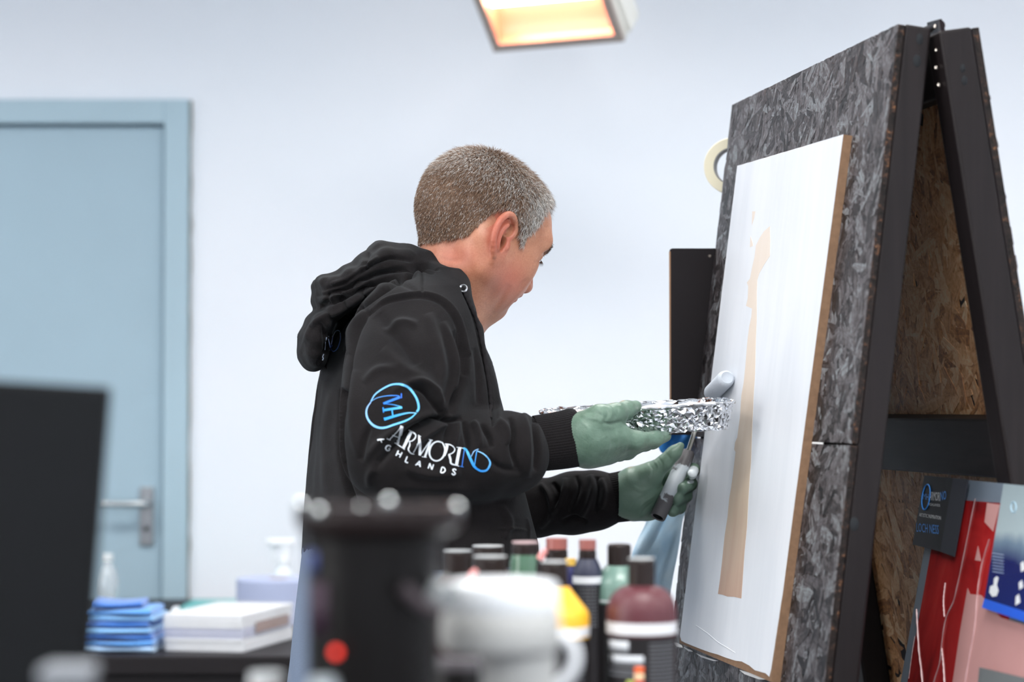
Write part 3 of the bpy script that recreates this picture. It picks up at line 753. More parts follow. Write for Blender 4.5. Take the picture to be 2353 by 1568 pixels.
red += .5*np.exp(-((LB-np.array([.107, 0, -.008]))**2).sum(1)/.012**2)+.55*np.exp(-((QN[:, 0]-1045)/55)**2-((QN[:, 1]-590)/38)**2)
lip = np.exp(-((LB[:, 0]-.093)/.014)**2-((LB[:, 2]+.0405)/.007)**2-(LB[:, 1]/.024)**4)
stub = np.clip(np.exp(-((LB[:, 2]+.075)/.04)**2)*(LB[:, 0] > .0)*np.clip((LB[:, 0]+.01)/.04, 0, 1), 0, 1)
brow = np.exp(-((LB[:, 2]-.038-.05*np.maximum(0, .0))/.0045)**2)*np.exp(-((np.abs(LB[:, 1])-.032)/.018)**4)*(LB[:, 0] > .05)
cd = np.stack([np.clip(red, 0, 1), np.clip(stub, 0, 1), np.clip(np.maximum(lip, 0), 0, 1), np.clip(brow, 0, 1)], 1)
cm.data.foreach_set('color', cd.astype('f').ravel())
SKN = M('skin', srgb(200, 142, 116), .45); a_ = SKN.n.new('ShaderNodeAttribute'); a_.attribute_name = 'skin'; sp_ = SKN.n.new('ShaderNodeSeparateColor'); SKN.l.new(a_.outputs['Color'], sp_.inputs[0])
co = SKN.coord(); n1 = SKN.noise(co, 45, 5, .6); n2 = SKN.noise(co, 420, 3, .7)
c_ = SKN.ramp(n1, [(.3, srgb(180, 122, 94)), (.7, srgb(200, 145, 116))])
c_ = SKN.mix(SKN.math('MULTIPLY', SKN.math('SUBTRACT', n2, .42), 1.6), c_, srgb(160, 98, 74)); c_ = SKN.mix(SKN.math('MULTIPLY', sp_.outputs[0], .8), c_, srgb(190, 88, 74))
c_ = SKN.mix(SKN.math('MULTIPLY', sp_.outputs[1], SKN.math('ADD', .10, SKN.math('MULTIPLY', n2, .55))), c_, srgb(140, 100, 86))
c_ = SKN.mix(SKN.math('MULTIPLY', sp_.outputs[2], .6), c_, srgb(170, 84, 80))
c_ = SKN.mix(SKN.math('MULTIPLY', a_.outputs['Alpha'], .85), c_, srgb(84, 62, 52))
SKN.color(c_); SKN.bump(SKN.math('ADD', n2, SKN.math('MULTIPLY', n1, .4)), .16, .0008)
SKN.b.inputs['Subsurface Weight'].default_value = .12; SKN.b.inputs['Subsurface Radius'].default_value = (.010, .004, .002); SKN.b.inputs['Subsurface Scale'].default_value = .6
body.data.materials.append(SKN.m)
# ---- hair: a short cap of skin-tight colour plus single strands
NB = vno(body)
hm = in_poly(QN, HAIRP) & ((LB[:, 2] > -.05) | (LB[:, 0] < -.02)) & ~((np.abs(LB[:, 1]) > .0745) & (np.abs(LB[:, 0]-.003) < .030) & (LB[:, 2] < .019))
Fi = np.array([p.vertices[:] for p in body.data.polygons]); keep = hm[Fi].all(1)
ids = np.unique(Fi[keep]); remap = -np.ones(len(VB), int); remap[ids] = np.arange(len(ids))
capV = VB[ids]+NB[ids]*(.0010+.0003*fbm(VB[ids], 300, 2, 3))[:, None]
hairc = []  # strand colour
fc = Fi[keep]; cen = VB[fc].mean(1); cl = (cen-HO)@HM; 
rs = np.random.default_rng(5); NH = 50000
A4 = VB[fc]; area_ = np.linalg.norm(np.cross(A4[:, 1]-A4[:, 0], A4[:, 2]-A4[:, 0]), axis=1); pk = rs.choice(len(fc), NH, p=area_/area_.sum())
w4 = rs.dirichlet((1, 1, 1, 1), NH); pt = (A4[pk]*w4[..., None]).sum(1); nn4 = NB[fc][pk].mean(1); nn4 /= np.linalg.norm(nn4, axis=1)[:, None]
lp = (pt-HO)@HM
whorl = np.array([-.055, 0, .105])
flow = lp-whorl; flow[:, 2] -= .02
# comb: forwards on top, down and slightly back on the sides
top = np.clip((lp[:, 2]-.05)/.05, 0, 1)[:, None]
side_dir = np.tile(np.array([.12, 0, -1.]), (NH, 1)); side_dir[:, 0] += np.where(lp[:, 0] < -.01, -.30, .1)*1.0+np.clip(lp[:, 0]*-4, -.35, .2)
top_dir = flow/np.linalg.norm(flow, axis=1)[:, None]
fl_ = side_dir*(1-top)+top_dir*top*1.2; fl_ = fl_@HM.T
fl_ -= nn4*(fl_*nn4).sum(1)[:, None]; fl_ /= np.linalg.norm(fl_, axis=1)[:, None]+1e-9
jit = rs.normal(size=(NH, 3))*.28
dirs = fl_+nn4*(.62+.4*top)+jit*.8; dirs /= np.linalg.norm(dirs, axis=1)[:, None]
fade = np.clip((lp[:, 2]+.035+.25*lp[:, 0])/.05, .55, 1); 
ln = (.0150+.006*top[:, 0]+.004*np.clip((lp[:, 0]-.055)/.03, 0, 1)*(lp[:, 2] > .06))*fade*rs.uniform(.65, 1.25, NH)
tip = pt+dirs*ln[:, None]-nn4*(ln*.22)[:, None]; mid = pt+dirs*(ln*.5)[:, None]+nn4*(ln*.06)[:, None]
sidev = np.cross(dirs, rs.normal(size=(NH, 3))); sidev /= np.linalg.norm(sidev, axis=1)[:, None]; sv2 = np.cross(dirs, sidev)
wd = .00023*rs.uniform(.7, 1.3, NH)[:, None]
HV = np.concatenate([capV, pt+sidev*wd-nn4*.0008, pt-sidev*wd*.5+sv2*wd*.87-nn4*.0008, pt-sidev*wd*.5-sv2*wd*.87-nn4*.0008, mid+sidev*wd*.9, mid-sidev*wd*.45+sv2*wd*.8, mid-sidev*wd*.45-sv2*wd*.8, tip])
b0 = len(capV); I = np.arange(NH); g = lambda k: b0+k*NH+I
quads = [np.stack([g(a), g(b), g(b+3), g(a+3)], 1) for a, b in ((0, 1), (1, 2), (2, 0))]; tris = [np.stack([g(a+3), g(b+3), g(6)], 1) for a, b in ((0, 1), (1, 2), (2, 0))]
FH = [list(f) for f in remap[fc]]+[list(f) for q in quads for f in q]+[list(f) for q in tris for f in q]
me = bpy.data.meshes.new('hair'); me.from_pydata(HV.tolist(), [], FH); me.update()
# grey share grows towards temple and front; darker brown at the back
grey_p = np.clip(.12+1.9*np.clip((lp[:, 0]+.0)/.08, 0, 1)*np.clip(1.1-top[:, 0]*.55, 0, 1)+.38*np.exp(-((lp[:, 2]-.062)/.030)**2), 0, .97)
isg = rs.uniform(size=NH) < grey_p*.95; tone = np.where(isg, rs.uniform(.62, 1.0, NH), rs.uniform(.0, .38, NH))
capT = np.clip(.10+.14*fbm(capV, 160, 3, 9), 0, .45)
vt = np.concatenate([capT, *([tone]*7)]); ca = me.color_attributes.new('tone', 'FLOAT_COLOR', 'POINT'); ca.data.foreach_set('color', np.repeat(vt[:, None], 4, 1).astype('f').ravel())
MH = M('short_hair', (.1, .08, .06, 1), .42); sp_ = MH.n.new('ShaderNodeSeparateColor'); MH.l.new(MH.attr('tone'), sp_.inputs[0])
MH.color(MH.ramp(sp_.outputs[0], [(0, srgb(108, 80, 62)), (.35, srgb(164, 134, 110)), (.65, srgb(188, 180, 172)), (1, srgb(240, 238, 236))]))
hair = link('hair', me, MH.m, per, True); hair['label'] = 'cropped brown hair greying to white at the temple'

# eyebrows and lashes
def strands(name, pts, dirs, L, w, mat, parent):
    V = []; F = []
    for p, d, l in zip(pts, dirs, L):
        a = nrm(np.cross(d, (0, 0, 1))); b = np.cross(d, a); k = len(V)
        V += [p+a*w, p-a*w*.5+b*w*.87, p-a*w*.5-b*w*.87, p+nrm(d)*l]; F += [(k, k+1, k+3), (k+1, k+2, k+3), (k+2, k, k+3)]
    return mesh(name, V, F, mat, parent, True)
MBR = simple('brow_hair', srgb(88, 66, 54), .6)
for s_ in (-1, 1):
    sel = np.where((np.abs(LB[:, 2]-.0355-.0*LB[:, 0]) < .0052) & (LB[:, 1]*s_ > .012) & (LB[:, 1]*s_ < .052) & (LB[:, 0] > .05))[0]
    sel = rs.choice(sel, 150); base = VB[sel]+rs.normal(size=(150, 3))*.0005
    dl = np.stack([np.full(150, -.25), np.full(150, s_*.9), rs.normal(size=150)*.25-.25], 1)@HM.T
    dd = dl/np.linalg.norm(dl, axis=1)[:, None]+NB[sel]*.22
    strands('eyebrow', base, dd, rs.uniform(.004, .0075, 150), .00028, MBR, per)
    th = np.linspace(-.9, .9, 34); eb = np.stack([.0705+.0128*np.cos(th)*.98, s_*(.032+.0135*np.sin(th)), np.full(34, .0135)], 1)
    dl2 = np.stack([np.cos(th), s_*np.sin(th), np.full(34, -.55)], 1)
    strands('eyelashes', eb@HM.T+HO, dl2@HM.T, np.full(34, .008), .00022, MBR, per)
# ---- sweatshirt
HOOD = Field(P(660, 560, 2.72)-[.02, .08, .12], P(1480, 560, 3.3)+[0, .12, .04], .0034)
lo = np.array([P(660, 800, 2.7)[0]-.02, 2.62, .80]); hi = np.array([P(1470, 800, 3.3)[0]+.01, 3.42, 1.60])
HOOD = Field(lo, hi, .0036)
def z_of(v, Y=3.0): return P(1176, v, Y)[2]
PT = math.radians(24)
def sec(v, xl, xr, a, Y=3.0, psi=PT):
    """body section whose silhouette runs from xl to xr at picture height v; a = half shoulder-side width"""
    c = P((xl+xr)/2, v, Y); hw_ = (xr-xl)/2*Y/FPX
    b2 = (hw_**2-(a*math.sin(psi))**2)/math.cos(psi)**2; b = math.sqrt(max(b2, .004))
    return (c, a, b, psi)
HOOD.loft([sec(1285, 694, 1226, .205), sec(1240, 697, 1224, .205), sec(1140, 703, 1200, .205), sec(1050, 707, 1174, .21), sec(960, 713, 1153, .215),
           sec(880, 722, 1132, .215), sec(800, 735, 1108, .21), sec(730, 762, 1086, .19), sec(670, 812, 1060, .15), sec(625, 890, 1020, .10)], .02)
def C(pts, k=.03, mode='u', sq=None): p, r = pts_px(pts); HOOD.chain(p, r, k, mode, sq)
LFT = np.array([-math.sin(PT), math.cos(PT), 0])
# shoulders and sleeves
C([(985, 700, 2.93, 62), (935, 770, 2.86, 112), (925, 870, 2.82, 122), (915, 960, 2.79, 118), (898, 1040, 2.78, 104)], .035)
C([(898, 1040, 2.78, 102), (1000, 1056, 2.79, 90), (1110, 1050, 2.81, 88), (1180, 1032, 2.835, 78)], .02)
C([(1180, 1034, 2.83, 78), (1206, 1026, 2.838, 66)], .015, sq=((1, 0, 0), .55)); C([(1160, 1050, 2.83, 74), (1180, 1058, 2.835, 74)], .02)
C([(1010, 720, 3.10, 60), (1010, 790, 3.18, 88), (1028, 900, 3.22, 92), (1060, 1020, 3.24, 88), (1110, 1130, 3.24, 80)], .03)
C([(1110, 1130, 3.24, 78), (1230, 1168, 3.22, 64), (1310, 1158, 3.21, 64), (1372, 1150, 3.20, 59), (1400, 1146, 3.195, 54)], .015)
C([(1330, 1152, 3.205, 66), (1350, 1150, 3.205, 62)], .02)
# hood lying on the back
LH = nrm((-.14, .99, 0))
def CL(px, py, r, k=.02, s0=-.10, s1=.10, Y=3.0, sag=0.0):
    c = P(px, py, Y); r = r*Y/FPX; n = 5
    pp = [c+LH*t+np.array([0, 0, -sag*(t/.1)**2])-np.array([0, 0, 0]) for t in np.linspace(s0, s1, n)]; rr = [r*(.75 if i in (0, n-1) else 1) for i in range(n)]
    HOOD.chain(pp, rr, k)
CL(925, 606, 36, .02, -.065, .065); CL(880, 604, 38, .015, -.07, .07); CL(842, 622, 34, .012, -.08, .08)
CL(800, 646, 30, .010, -.085, .085); CL(762, 664, 28, .010, -.085, .085); CL(738, 656, 17, .008, -.08, .08); CL(868, 576, 15, .010, -.05, .05); CL(745, 688, 24, .008, -.085, .085)
CL(900, 640, 30, .02, -.07, .07); CL(845, 668, 26, .02, -.085, .085)
CL(800, 690, 24, .010, -.09, .09); CL(762, 712, 24, .010, -.09, .09); CL(733, 746, 28, .010, -.088, .09); CL(722, 780, 33, .008, -.08, .085); CL(719, 810, 31, .008, -.07, .08); CL(722, 830, 21, .008, -.06, .07)
# collar around the neck
ncc = []
for t in np.linspace(-math.pi*.62, math.pi*.62, 15):
    ncc.append(t)
cn = P(1000, 640, 3.0)
col_n, col_nr = pts_px([(930, 600, 2.99, 34), (975, 606, 2.955, 30), (1000, 638, 2.925, 26), (1031, 680, 2.91, 24), (1060, 722, 2.91, 23), (1082, 762, 2.925, 23), (1098, 820, 2.935, 20)])
HOOD.chain(col_n, col_nr, .012)
col_f, col_fr = pts_px([(935, 600, 3.03, 34), (985, 606, 3.07, 30), (1030, 640, 3.09, 28), (1066, 690, 3.09, 26), (1085, 750, 3.06, 24), (1096, 800, 3.02, 22)])
HOOD.chain(col_f, col_fr, .012)
# opening for the neck
na, nb = pts_px([(1085, 560, 3.0, 84), (1040, 680, 3.0, 82), (1010, 760, 3.0, 60)])
HOOD.chain(na, nb, .008, 's')
hood = HOOD.mesh('hooded_sweatshirt', None, per, 2); subdivide(hood)
S = Sculpt(hood)
def st(pts, w, a, **k): S.stroke(pts, w*.82, a*1.75, **k)
NEAR = dict(y=(0, 2.99))
# hood folds
st([(735, 668), (790, 650), (850, 612), (900, 592), (950, 600)], 5, -.005)
st([(722, 680), (790, 668), (840, 640), (900, 622), (960, 612), (1000, 628)], 6, -.006)
st([(760, 655), (800, 642), (845, 610), (870, 590)], 6, .004)
st([(735, 706), (775, 690), (840, 660), (905, 640), (960, 628)], 7, -.007)
st([(740, 690), (800, 672), (860, 644)], 7, .004)
st([(690, 812), (720, 745), (780, 712), (850, 668), (900, 650), (965, 612)], 6, .003)
st([(733, 840), (752, 800), (790, 740), (850, 690), (915, 645), (968, 607), (1010, 618)], 5, -.010)
st([(728, 735), (745, 760), (748, 800)], 8, -.003)
st([(842, 622), (838, 600), (850, 582)], 6, -.004)
st([(758, 668), (752, 690), (735, 705)], 5, -.004)
# raglan / shoulder seams
st([(845, 720), (880, 695), (925, 684), (970, 680), (1010, 692), (1038, 720), (1056, 760), (1070, 815), (1072, 860)], 5, -.0030, taper=False)
st([(852, 712), (885, 688), (925, 677), (970, 673), (1014, 685), (1046, 715), (1064, 760), (1078, 815)], 4, .0022, taper=False)
st([(966, 610), (971, 640), (970, 676)], 3, -.0016, taper=False)
st([(845, 720), (820, 760), (802, 820), (795, 900), (786, 960)], 7, -.006)
st([(838, 714), (812, 755), (796, 812)], 8, .004)
# long upper arm folds
st([(870, 720), (905, 765), (935, 800), (960, 840)], 16, -.004)
st([(985, 720), (1005, 790), (1015, 850), (1008, 905)], 14, .004)
st([(1018, 740), (1038, 800), (1042, 860), (1030, 930), (1028, 960)], 9, .006)
st([(1044, 760), (1062, 810), (1060, 870), (1045, 920), (1034, 955)], 9, -.007)
st([(880, 800), (930, 850), (985, 880), (1010, 930)], 18, .003)
st([(900, 900), (960, 880), (1000, 905), (1018, 945)], 10, .005)
st([(930, 885), (970, 895), (1000, 930), (1022, 962)], 8, -.006)
st([(815, 850), (810, 930), (815, 1000), (830, 1050)], 14, .003)
# elbow crease and radiating folds
st([(1028, 968), (1032, 930), (1040, 895)], 6, -.008)
st([(1060, 962), (1028, 968), (1000, 962), (970, 972)], 6, -.008, taper=True)
st([(1022, 962), (985, 968), (940, 990), (900, 1030), (860, 1080)], 9, -.008)
st([(1000, 950), (960, 962), (915, 985), (870, 1020), (838, 1060)], 12, .005)
st([(1030, 972), (1000, 985), (965, 1010), (935, 1040)], 10, .005)
st([(1038, 972), (1030, 990), (1015, 1030)], 7, -.004)
st([(1050, 968), (1050, 990), (1045, 1030)], 8, .004)
st([(1066, 970), (1072, 1000), (1078, 1040)], 7, -.005)
st([(1085, 968), (1098, 990), (1106, 1030)], 9, .005)
st([(1105, 975), (1122, 1000), (1130, 1030)], 7, -.005)
st([(1140, 968), (1160, 985), (1172, 1020)], 12, .005)
st([(1172, 958), (1180, 985), (1180, 1030), (1190, 1080)], 7, -.006)
st([(1200, 950), (1206, 985), (1210, 1040), (1212, 1100)], 12, .006)
st([(1228, 955), (1232, 990), (1236, 1040), (1232, 1085)], 6, -.006)
st([(860, 1130), (930, 1120), (1010, 1122), (1100, 1130)], 14, .002)
st([(870, 1065), (850, 1090), (850, 1120)], 10, .003)
st([(850, 722), (884, 698), (926, 688), (970, 685), (1008, 697), (1034, 724), (1052, 764), (1066, 816)], 2.2, -.0014, taper=False)
st([(880, 760), (920, 740), (960, 745)], 10, .003); st([(900, 640), (935, 655), (960, 668)], 8, -.002); st([(835, 880), (870, 850), (915, 850)], 12, .003); st([(850, 980), (835, 1020), (832, 1060)], 9, -.004)
st([(930, 1075), (990, 1090), (1060, 1088)], 12, .003); st([(1120, 1050), (1150, 1075), (1200, 1085)], 9, -.003); st([(1090, 800), (1100, 860), (1098, 930)], 7, -.003)
# back panel and side
st([(735, 870), (722, 960), (716, 1060), (714, 1140)], 10, -.0025)
st([(786, 900), (782, 1000), (790, 1080), (812, 1150), (830, 1180)], 7, -.008, taper=False)
st([(760, 880), (752, 980), (750, 1080), (752, 1150)], 14, .003)
# front: zip line, far sleeve folds
st([(1064, 670), (1085, 720), (1104, 790), (1122, 870), (1130, 940), (1133, 975)], 4, -.003, taper=False)
st([(1150, 980), (1140, 900), (1118, 800)], 6, .002)
for q in ([(1240, 1112), (1262, 1140), (1270, 1180)], [(1300, 1098), (1296, 1130), (1268, 1180), (1240, 1215)], [(1355, 1092), (1362, 1120), (1350, 1160), (1330, 1195)], [(1380, 1100), (1388, 1130), (1382, 1170)]):
    st(q, 8, .005)
for q in ([(1270, 1108), (1284, 1140), (1262, 1190)], [(1325, 1092), (1330, 1125), (1310, 1180)], [(1372, 1096), (1376, 1130), (1366, 1180)], [(1290, 1200), (1320, 1190), (1350, 1200)]):
    st(q, 6, -.005)
st([(1140, 1215), (1180, 1216), (1216, 1220)], 3, .002); st([(1212, 1190), (1218, 1240)], 4, .002)
st([(1150, 1160), (1170, 1200), (1160, 1240)], 10, .003)
fold = fbm(S.V, 26, 3, 4)*.0016+fbm(S.V, 90, 2, 6)*.0005; S.D += fold
S.apply(); relax(hood, 1)
BLK = M('black_sweatshirt_fleece', srgb(36, 33, 35), .92); co = BLK.coord(); n1 = BLK.noise(co, 900, 2, .6); n2 = BLK.noise(co, 14, 4, .6)
BLK.color(BLK.ramp(BLK.math('ADD', BLK.math('MULTIPLY', n1, .35), BLK.math('MULTIPLY', n2, .65)), [(.3, srgb(22, 20, 21)), (.7, srgb(35, 32, 33))]))
BLK.bump(n1, .8, .0009); BLK.b.inputs['Sheen Weight'].default_value = .16; BLK.b.inputs['Sheen Roughness'].default_value = .5; BLK.b.inputs['Sheen Tint'].default_value = srgb(150, 160, 165)
BLK.b.inputs['Specular IOR Level'].default_value = .12
hood.data.materials.append(BLK.m); hood['label'] = 'black sweatshirt with blue and white lettering on the sleeve'
# ribbed cuffs
def cuff(name, pts, nrib, w_out, sq=1.0):
    p, r = pts_px(pts); p = spline(p, 14); r = np.interp(np.linspace(0, 1, 14), np.linspace(0, 1, len(r)), r); V = []; F = []; seg = nrib*4; up = None
    for i in range(14):
        t = nrm(p[min(i+1, 13)]-p[max(i-1, 0)])
        if up is None: up = nrm(np.cross(t, (0, 0, 1)))
        up = nrm(up-t*np.dot(up, t)); w = np.cross(t, up)
        for k in range(seg):
            a = 2*math.pi*k/seg; rr = r[i]*(1+(.012 if i < 12 else 0)*math.cos(a*nrib))*(1-.02*(i == 13))
            V.append(p[i]+up*math.cos(a)*rr*sq+w*math.sin(a)*rr)
    # inward lip
    for k in range(seg):
        a = 2*math.pi*k/seg; V.append(p[13]+up*math.cos(a)*r[13]*sq*.86+w*math.sin(a)*r[13]*.86)
    for i in range(14):
        for k in range(seg): k2 = (k+1) % seg; F.append((i*seg+k, i*seg+k2, (i+1)*seg+k2, (i+1)*seg+k))
    return mesh(name, V, F, BLK.m, hood, True)
cuff('ribbed_cuff', [(1232, 1020, 2.848, 64), (1290, 1012, 2.855, 66), (1328, 1004, 2.862, 68)], 64, 0, .8)
cuff('ribbed_cuff', [(1380, 1148, 3.197, 56), (1420, 1143, 3.19, 57), (1449, 1138, 3.185, 59)], 56, 0, .8)
# drawstring and eyelet
def on_hood(bvh, u, v, off=.001):
    o = Vector((0, 0, CAM_Z)); d = (PV(u, v, 1.0)-o).normalized(); loc, n, i, dist = bvh.ray_cast(o, d)
    return None if loc is None else np.array(loc+n*off)
def bvh_of(o):
    V = vco(o); me_ = o.data; return BVHTree.FromPolygons([Vector(v) for v in V], [p.vertices[:] for p in me_.polygons])
BH = bvh_of(hood)
cord = [on_hood(BH, u, v, .0028) for u, v in spline([(1066, 672), (1076, 700), (1090, 735), (1102, 780), (1112, 830), (1121, 880), (1127, 925), (1130, 966)], 60)]
cord = [c for c in cord if c is not None]
cord = [c for i, c in enumerate(cord) if i == 0 or np.linalg.norm(c-cord[i-1]) < .03]
tube('drawstring', cord, [.0028+.0006*math.sin(i*1.9) for i in range(len(cord))], simple('cord', srgb(34, 32, 34), .85, bump=.6, bscale=900), hood, seg=8)
ep = on_hood(BH, 1062, 664, .002)
if ep is not None: lathe('eyelet', [(.0035, 0), (.0058, .0004), (.0058, .0016), (.0048, .0022), (.0035, .0014), (.0035, 0)], ep, M('eyelet_metal', srgb(210, 212, 215), .25, 1.0).m, hood, axis=(-.2, -.9, .25), seg=24)
# ---- lettering printed on the sweatshirt (thin ink film lying on the cloth)
BH = bvh_of(hood)
INK = M('print_ink', (1, 1, 1, 1), .45); INK.color(INK.attr('ink')); INK = INK.m
class Ink:
    def __init__(s): s.V = []; s.F = []; s.C = []
    def stroke(s, pts, w0, w1=None, c0=(228, 236, 242), c1=None, wm=None, smooth=True, n=None):
        w1 = w0 if w1 is None else w1; c1 = c0 if c1 is None else c1
        pts = np.asarray(pts, float); L = np.linalg.norm(np.diff(pts, axis=0), axis=1).sum(); n = n or max(3, int(L/2.2))
        if len(pts) == 2 or not smooth:
            d = np.r_[0, np.cumsum(np.linalg.norm(np.diff(pts, axis=0), axis=1))]; t = np.linspace(0, d[-1], n); P_ = np.stack([np.interp(t, d, pts[:, k]) for k in (0, 1)], 1)
        else: P_ = np.array(spline(pts, n))
        T = np.gradient(P_, axis=0); T /= np.linalg.norm(T, axis=1)[:, None]+1e-9; Nn = np.stack([-T[:, 1], T[:, 0]], 1)
        prev = None
        for i in range(n):
            t = i/(n-1); w = w0+(w1-w0)*t
            if wm is not None: w = (w0*(1-t)**2+2*wm*t*(1-t)+w1*t*t)
            row = []
            for o_ in (-.5, 0, .5):
                q = P_[i]+Nn[i]*w*o_; p = on_hood(BH, q[0], q[1], .0009)
                if p is None: row = None; break
                row.append(len(s.V)); s.V.append(p); cc = srgb(*[c0[k]+(c1[k]-c0[k])*t for k in range(3)]); s.C.append(cc)
            if row and prev and np.linalg.norm(np.array(s.V[row[1]])-np.array(s.V[prev[1]])) < .012:
                s.F += [(prev[0], row[0], row[1], prev[1]), (prev[1], row[1], row[2], prev[2])]
            prev = row
    def build(s, name, parent):
        o = mesh(name, s.V, s.F, INK, parent, True); ca = o.data.color_attributes.new('ink', 'FLOAT_COLOR', 'POINT'); ca.data.foreach_set('color', np.array(s.C, 'f').ravel()); return o
def T3(pts): return [(820+x/6.273, 860+y/6.272) for x, y in pts]
k3 = 1/6.273
BL1, BL2, BL3 = (120, 190, 255), (24, 116, 240), (96, 196, 250)
em = Ink(); S_ = lambda p, w0, w1=None, c0=BL2, c1=None, wm=None, smooth=True: em.stroke(T3(p), w0*k3, None if w1 is None else w1*k3, c0, c1, None if wm is None else wm*k3, smooth)
S_([(205, 400), (265, 300), (370, 220), (490, 162), (600, 152), (700, 172), (785, 245), (850, 340), (882, 430), (886, 500), (862, 550)], 14, 30, BL1, BL3, 34)
S_([(208, 405), (158, 480), (142, 560), (165, 650), (230, 730), (320, 773), (420, 772), (540, 735), (680, 690), (780, 640), (858, 568)], 12, 12, (150, 195, 255), BL3, 52)
S_([(205, 398), (300, 345), (430, 318), (560, 312), (612, 322)], 6, 14, BL1, BL2)
S_([(640, 280), (642, 350)], 14, 14, BL2, BL2); S_([(622, 335), (385, 428)], 34, 30, BL2, (30, 130, 245))
S_([(385, 430), (520, 442), (640, 472)], 8, 12, BL2, BL3); S_([(652, 482), (385, 522)], 32, 34, BL3, (40, 160, 248)); S_([(380, 480), (388, 556)], 14, 14, (40, 150, 248))
S_([(505, 495), (520, 600)], 18, 18, (60, 175, 250)); S_([(398, 652), (600, 592), (740, 562), (860, 568)], 40, 10, (40, 165, 250), (140, 215, 252)); S_([(395, 628), (406, 668)], 12, 12, (40, 165, 250))
em.build('round_emblem', hood)
wd = Ink(); WT_ = (226, 234, 242)
def W_(p, w0, w1=None, c0=WT_, c1=None, wm=None, smooth=True): wd.stroke(T3(p), w0*k3, None if w1 is None else w1*k3, c0, c1, None if wm is None else wm*k3, smooth)
W_([(640, 762), (465, 940)], 10); W_([(428, 925), (482, 948)], 10); W_([(648, 750), (590, 1012)], 42); W_([(508, 876), (612, 915)], 10); W_([(538, 988), (692, 1085)], 12)
W_([(790, 830), (672, 1062)], 40); W_([(752, 815), (842, 862)], 12); W_([(805, 842), (848, 882), (838, 932), (795, 968), (745, 968)], 12, 8, wm=26); W_([(762, 970), (765, 1030), (745, 1085), (775, 1135), (822, 1155)], 12, 8, wm=28)
W_([(918, 935), (808, 1130)], 12); W_([(895, 888), (905, 990), (905, 1170)], 16, 36, wm=44); W_([(1058, 950), (905, 1175)], 14); W_([(1062, 950), (978, 1195)], 30); W_([(1030, 935), (1090, 958)], 10); W_([(935, 1190), (1002, 1200)], 10); W_([(885, 885), (925, 912)], 10)
oc = []
for a in np.linspace(0, 2*math.pi, 25):
    x_, y_ = 112*math.cos(a), 140*math.sin(a); r_ = math.radians(14); oc.append((1155+x_*math.cos(r_)-y_*math.sin(r_), 1112+x_*math.sin(r_)+y_*math.cos(r_)))
W_(oc[0:13], 30, 30, wm=8); W_(oc[12:25], 30, 30, wm=8)
W_([(1300, 1022), (1288, 1100), (1262, 1180)], 36, 20); W_([(1270, 1012), (1330, 1018), (1395, 1050), (1405, 1105), (1365, 1145), (1315, 1160)], 10, 10, wm=22); W_([(1325, 1160), (1345, 1230), (1358, 1290), (1440, 1318)], 30, 12, wm=36)
W_([(1480, 1055), (1430, 1312)], 44); W_([(1432, 1050), (1525, 1072)], 10); W_([(1400, 1308), (1470, 1328)], 10)
W_([(1548, 1075), (1510, 1330)], 12, 12, (60, 130, 220), (50, 120, 230)); W_([(1478, 1328), (1534, 1338)], 10, 10, (60, 130, 220)); W_([(1530, 1066), (1580, 1110), (1630, 1215), (1680, 1315), (1722, 1362)], 20, 30, BL3, (40, 150, 248), 52)
W_([(1715, 1358), (1790, 1395), (1870, 1380), (1914, 1300), (1890, 1218), (1820, 1150), (1728, 1108)], 28, 10, (40, 150, 248), (150, 210, 252), 34)
W_([(1755, 1080), (1690, 1112), (1645, 1190)], 10, 10, (150, 200, 250)); W_([(1725, 1112), (1690, 1330)], 14, 14, (60, 160, 245))
# small capitals under the word
GL = {'G': [[(.85, .2), (.5, 0), (.08, .25), (.05, .75), (.5, 1), (.9, .75), (.9, .55), (.55, .55)]], 'H': [[(.1, 0), (.1, 1)], [(.9, 0), (.9, 1)], [(.1, .5), (.9, .5)]], 'L': [[(.2, 0), (.2, 1), (.85, 1)]],
      'A': [[(.0, 1), (.5, 0)], [(.5, 0), (1, 1)], [(.2, .68), (.8, .68)]], 'N': [[(.1, 1), (.1, 0)], [(.1, 0), (.9, 1)], [(.9, 1), (.9, 0)]], 'D': [[(.12, 0), (.12, 1)], [(.12, 0), (.55, .02), (.9, .35), (.9, .65), (.55, .98), (.12, 1)]],
      'S': [[(.85, .15), (.5, 0), (.15, .22), (.5, .5), (.85, .75), (.5, 1), (.12, .85)]]}
def glyph(ink, ch, cx, cy, h, w, ang, sw, col=WT_, tr=T3, kk=k3):
    ca, sa = math.cos(math.radians(ang)), math.sin(math.radians(ang))
    for st_ in GL[ch]:
        pp = [((x-.5)*w, (y-.5)*h) for x, y in st_]; pp = [(cx+x*ca-y*sa, cy+x*sa+y*ca) for x, y in pp]
        ink.stroke(tr(pp), sw*kk, sw*kk, col, smooth=ch in 'GS' or (ch == 'D' and len(st_) > 2))
for ch, cx_, cy_, a_ in (('G', 448, 1062, 24), ('H', 607, 1152, 26), ('L', 728, 1232, 22), ('A', 890, 1290, 20), ('N', 1064, 1332, 18), ('D', 1240, 1386, 14), ('S', 1396, 1410, 14)):
    glyph(wd, ch, cx_, cy_, 82, 70, a_, 19)
W_([(302, 956), (395, 934)], 22, 10); W_([(345, 950), (358, 985)], 16, 8)
wd.build('sleeve_lettering', hood)
bk = Ink(); T2 = lambda pts: [(650+x/2.24, 520+y/2.24) for x, y in pts]; k2 = 1/2.24
def K_(p, w0, w1=None, c0=(200, 215, 240), c1=None, wm=None): bk.stroke(T2(p), w0*k2, None if w1 is None else w1*k2, c0, c1, None if wm is None else wm*k2)
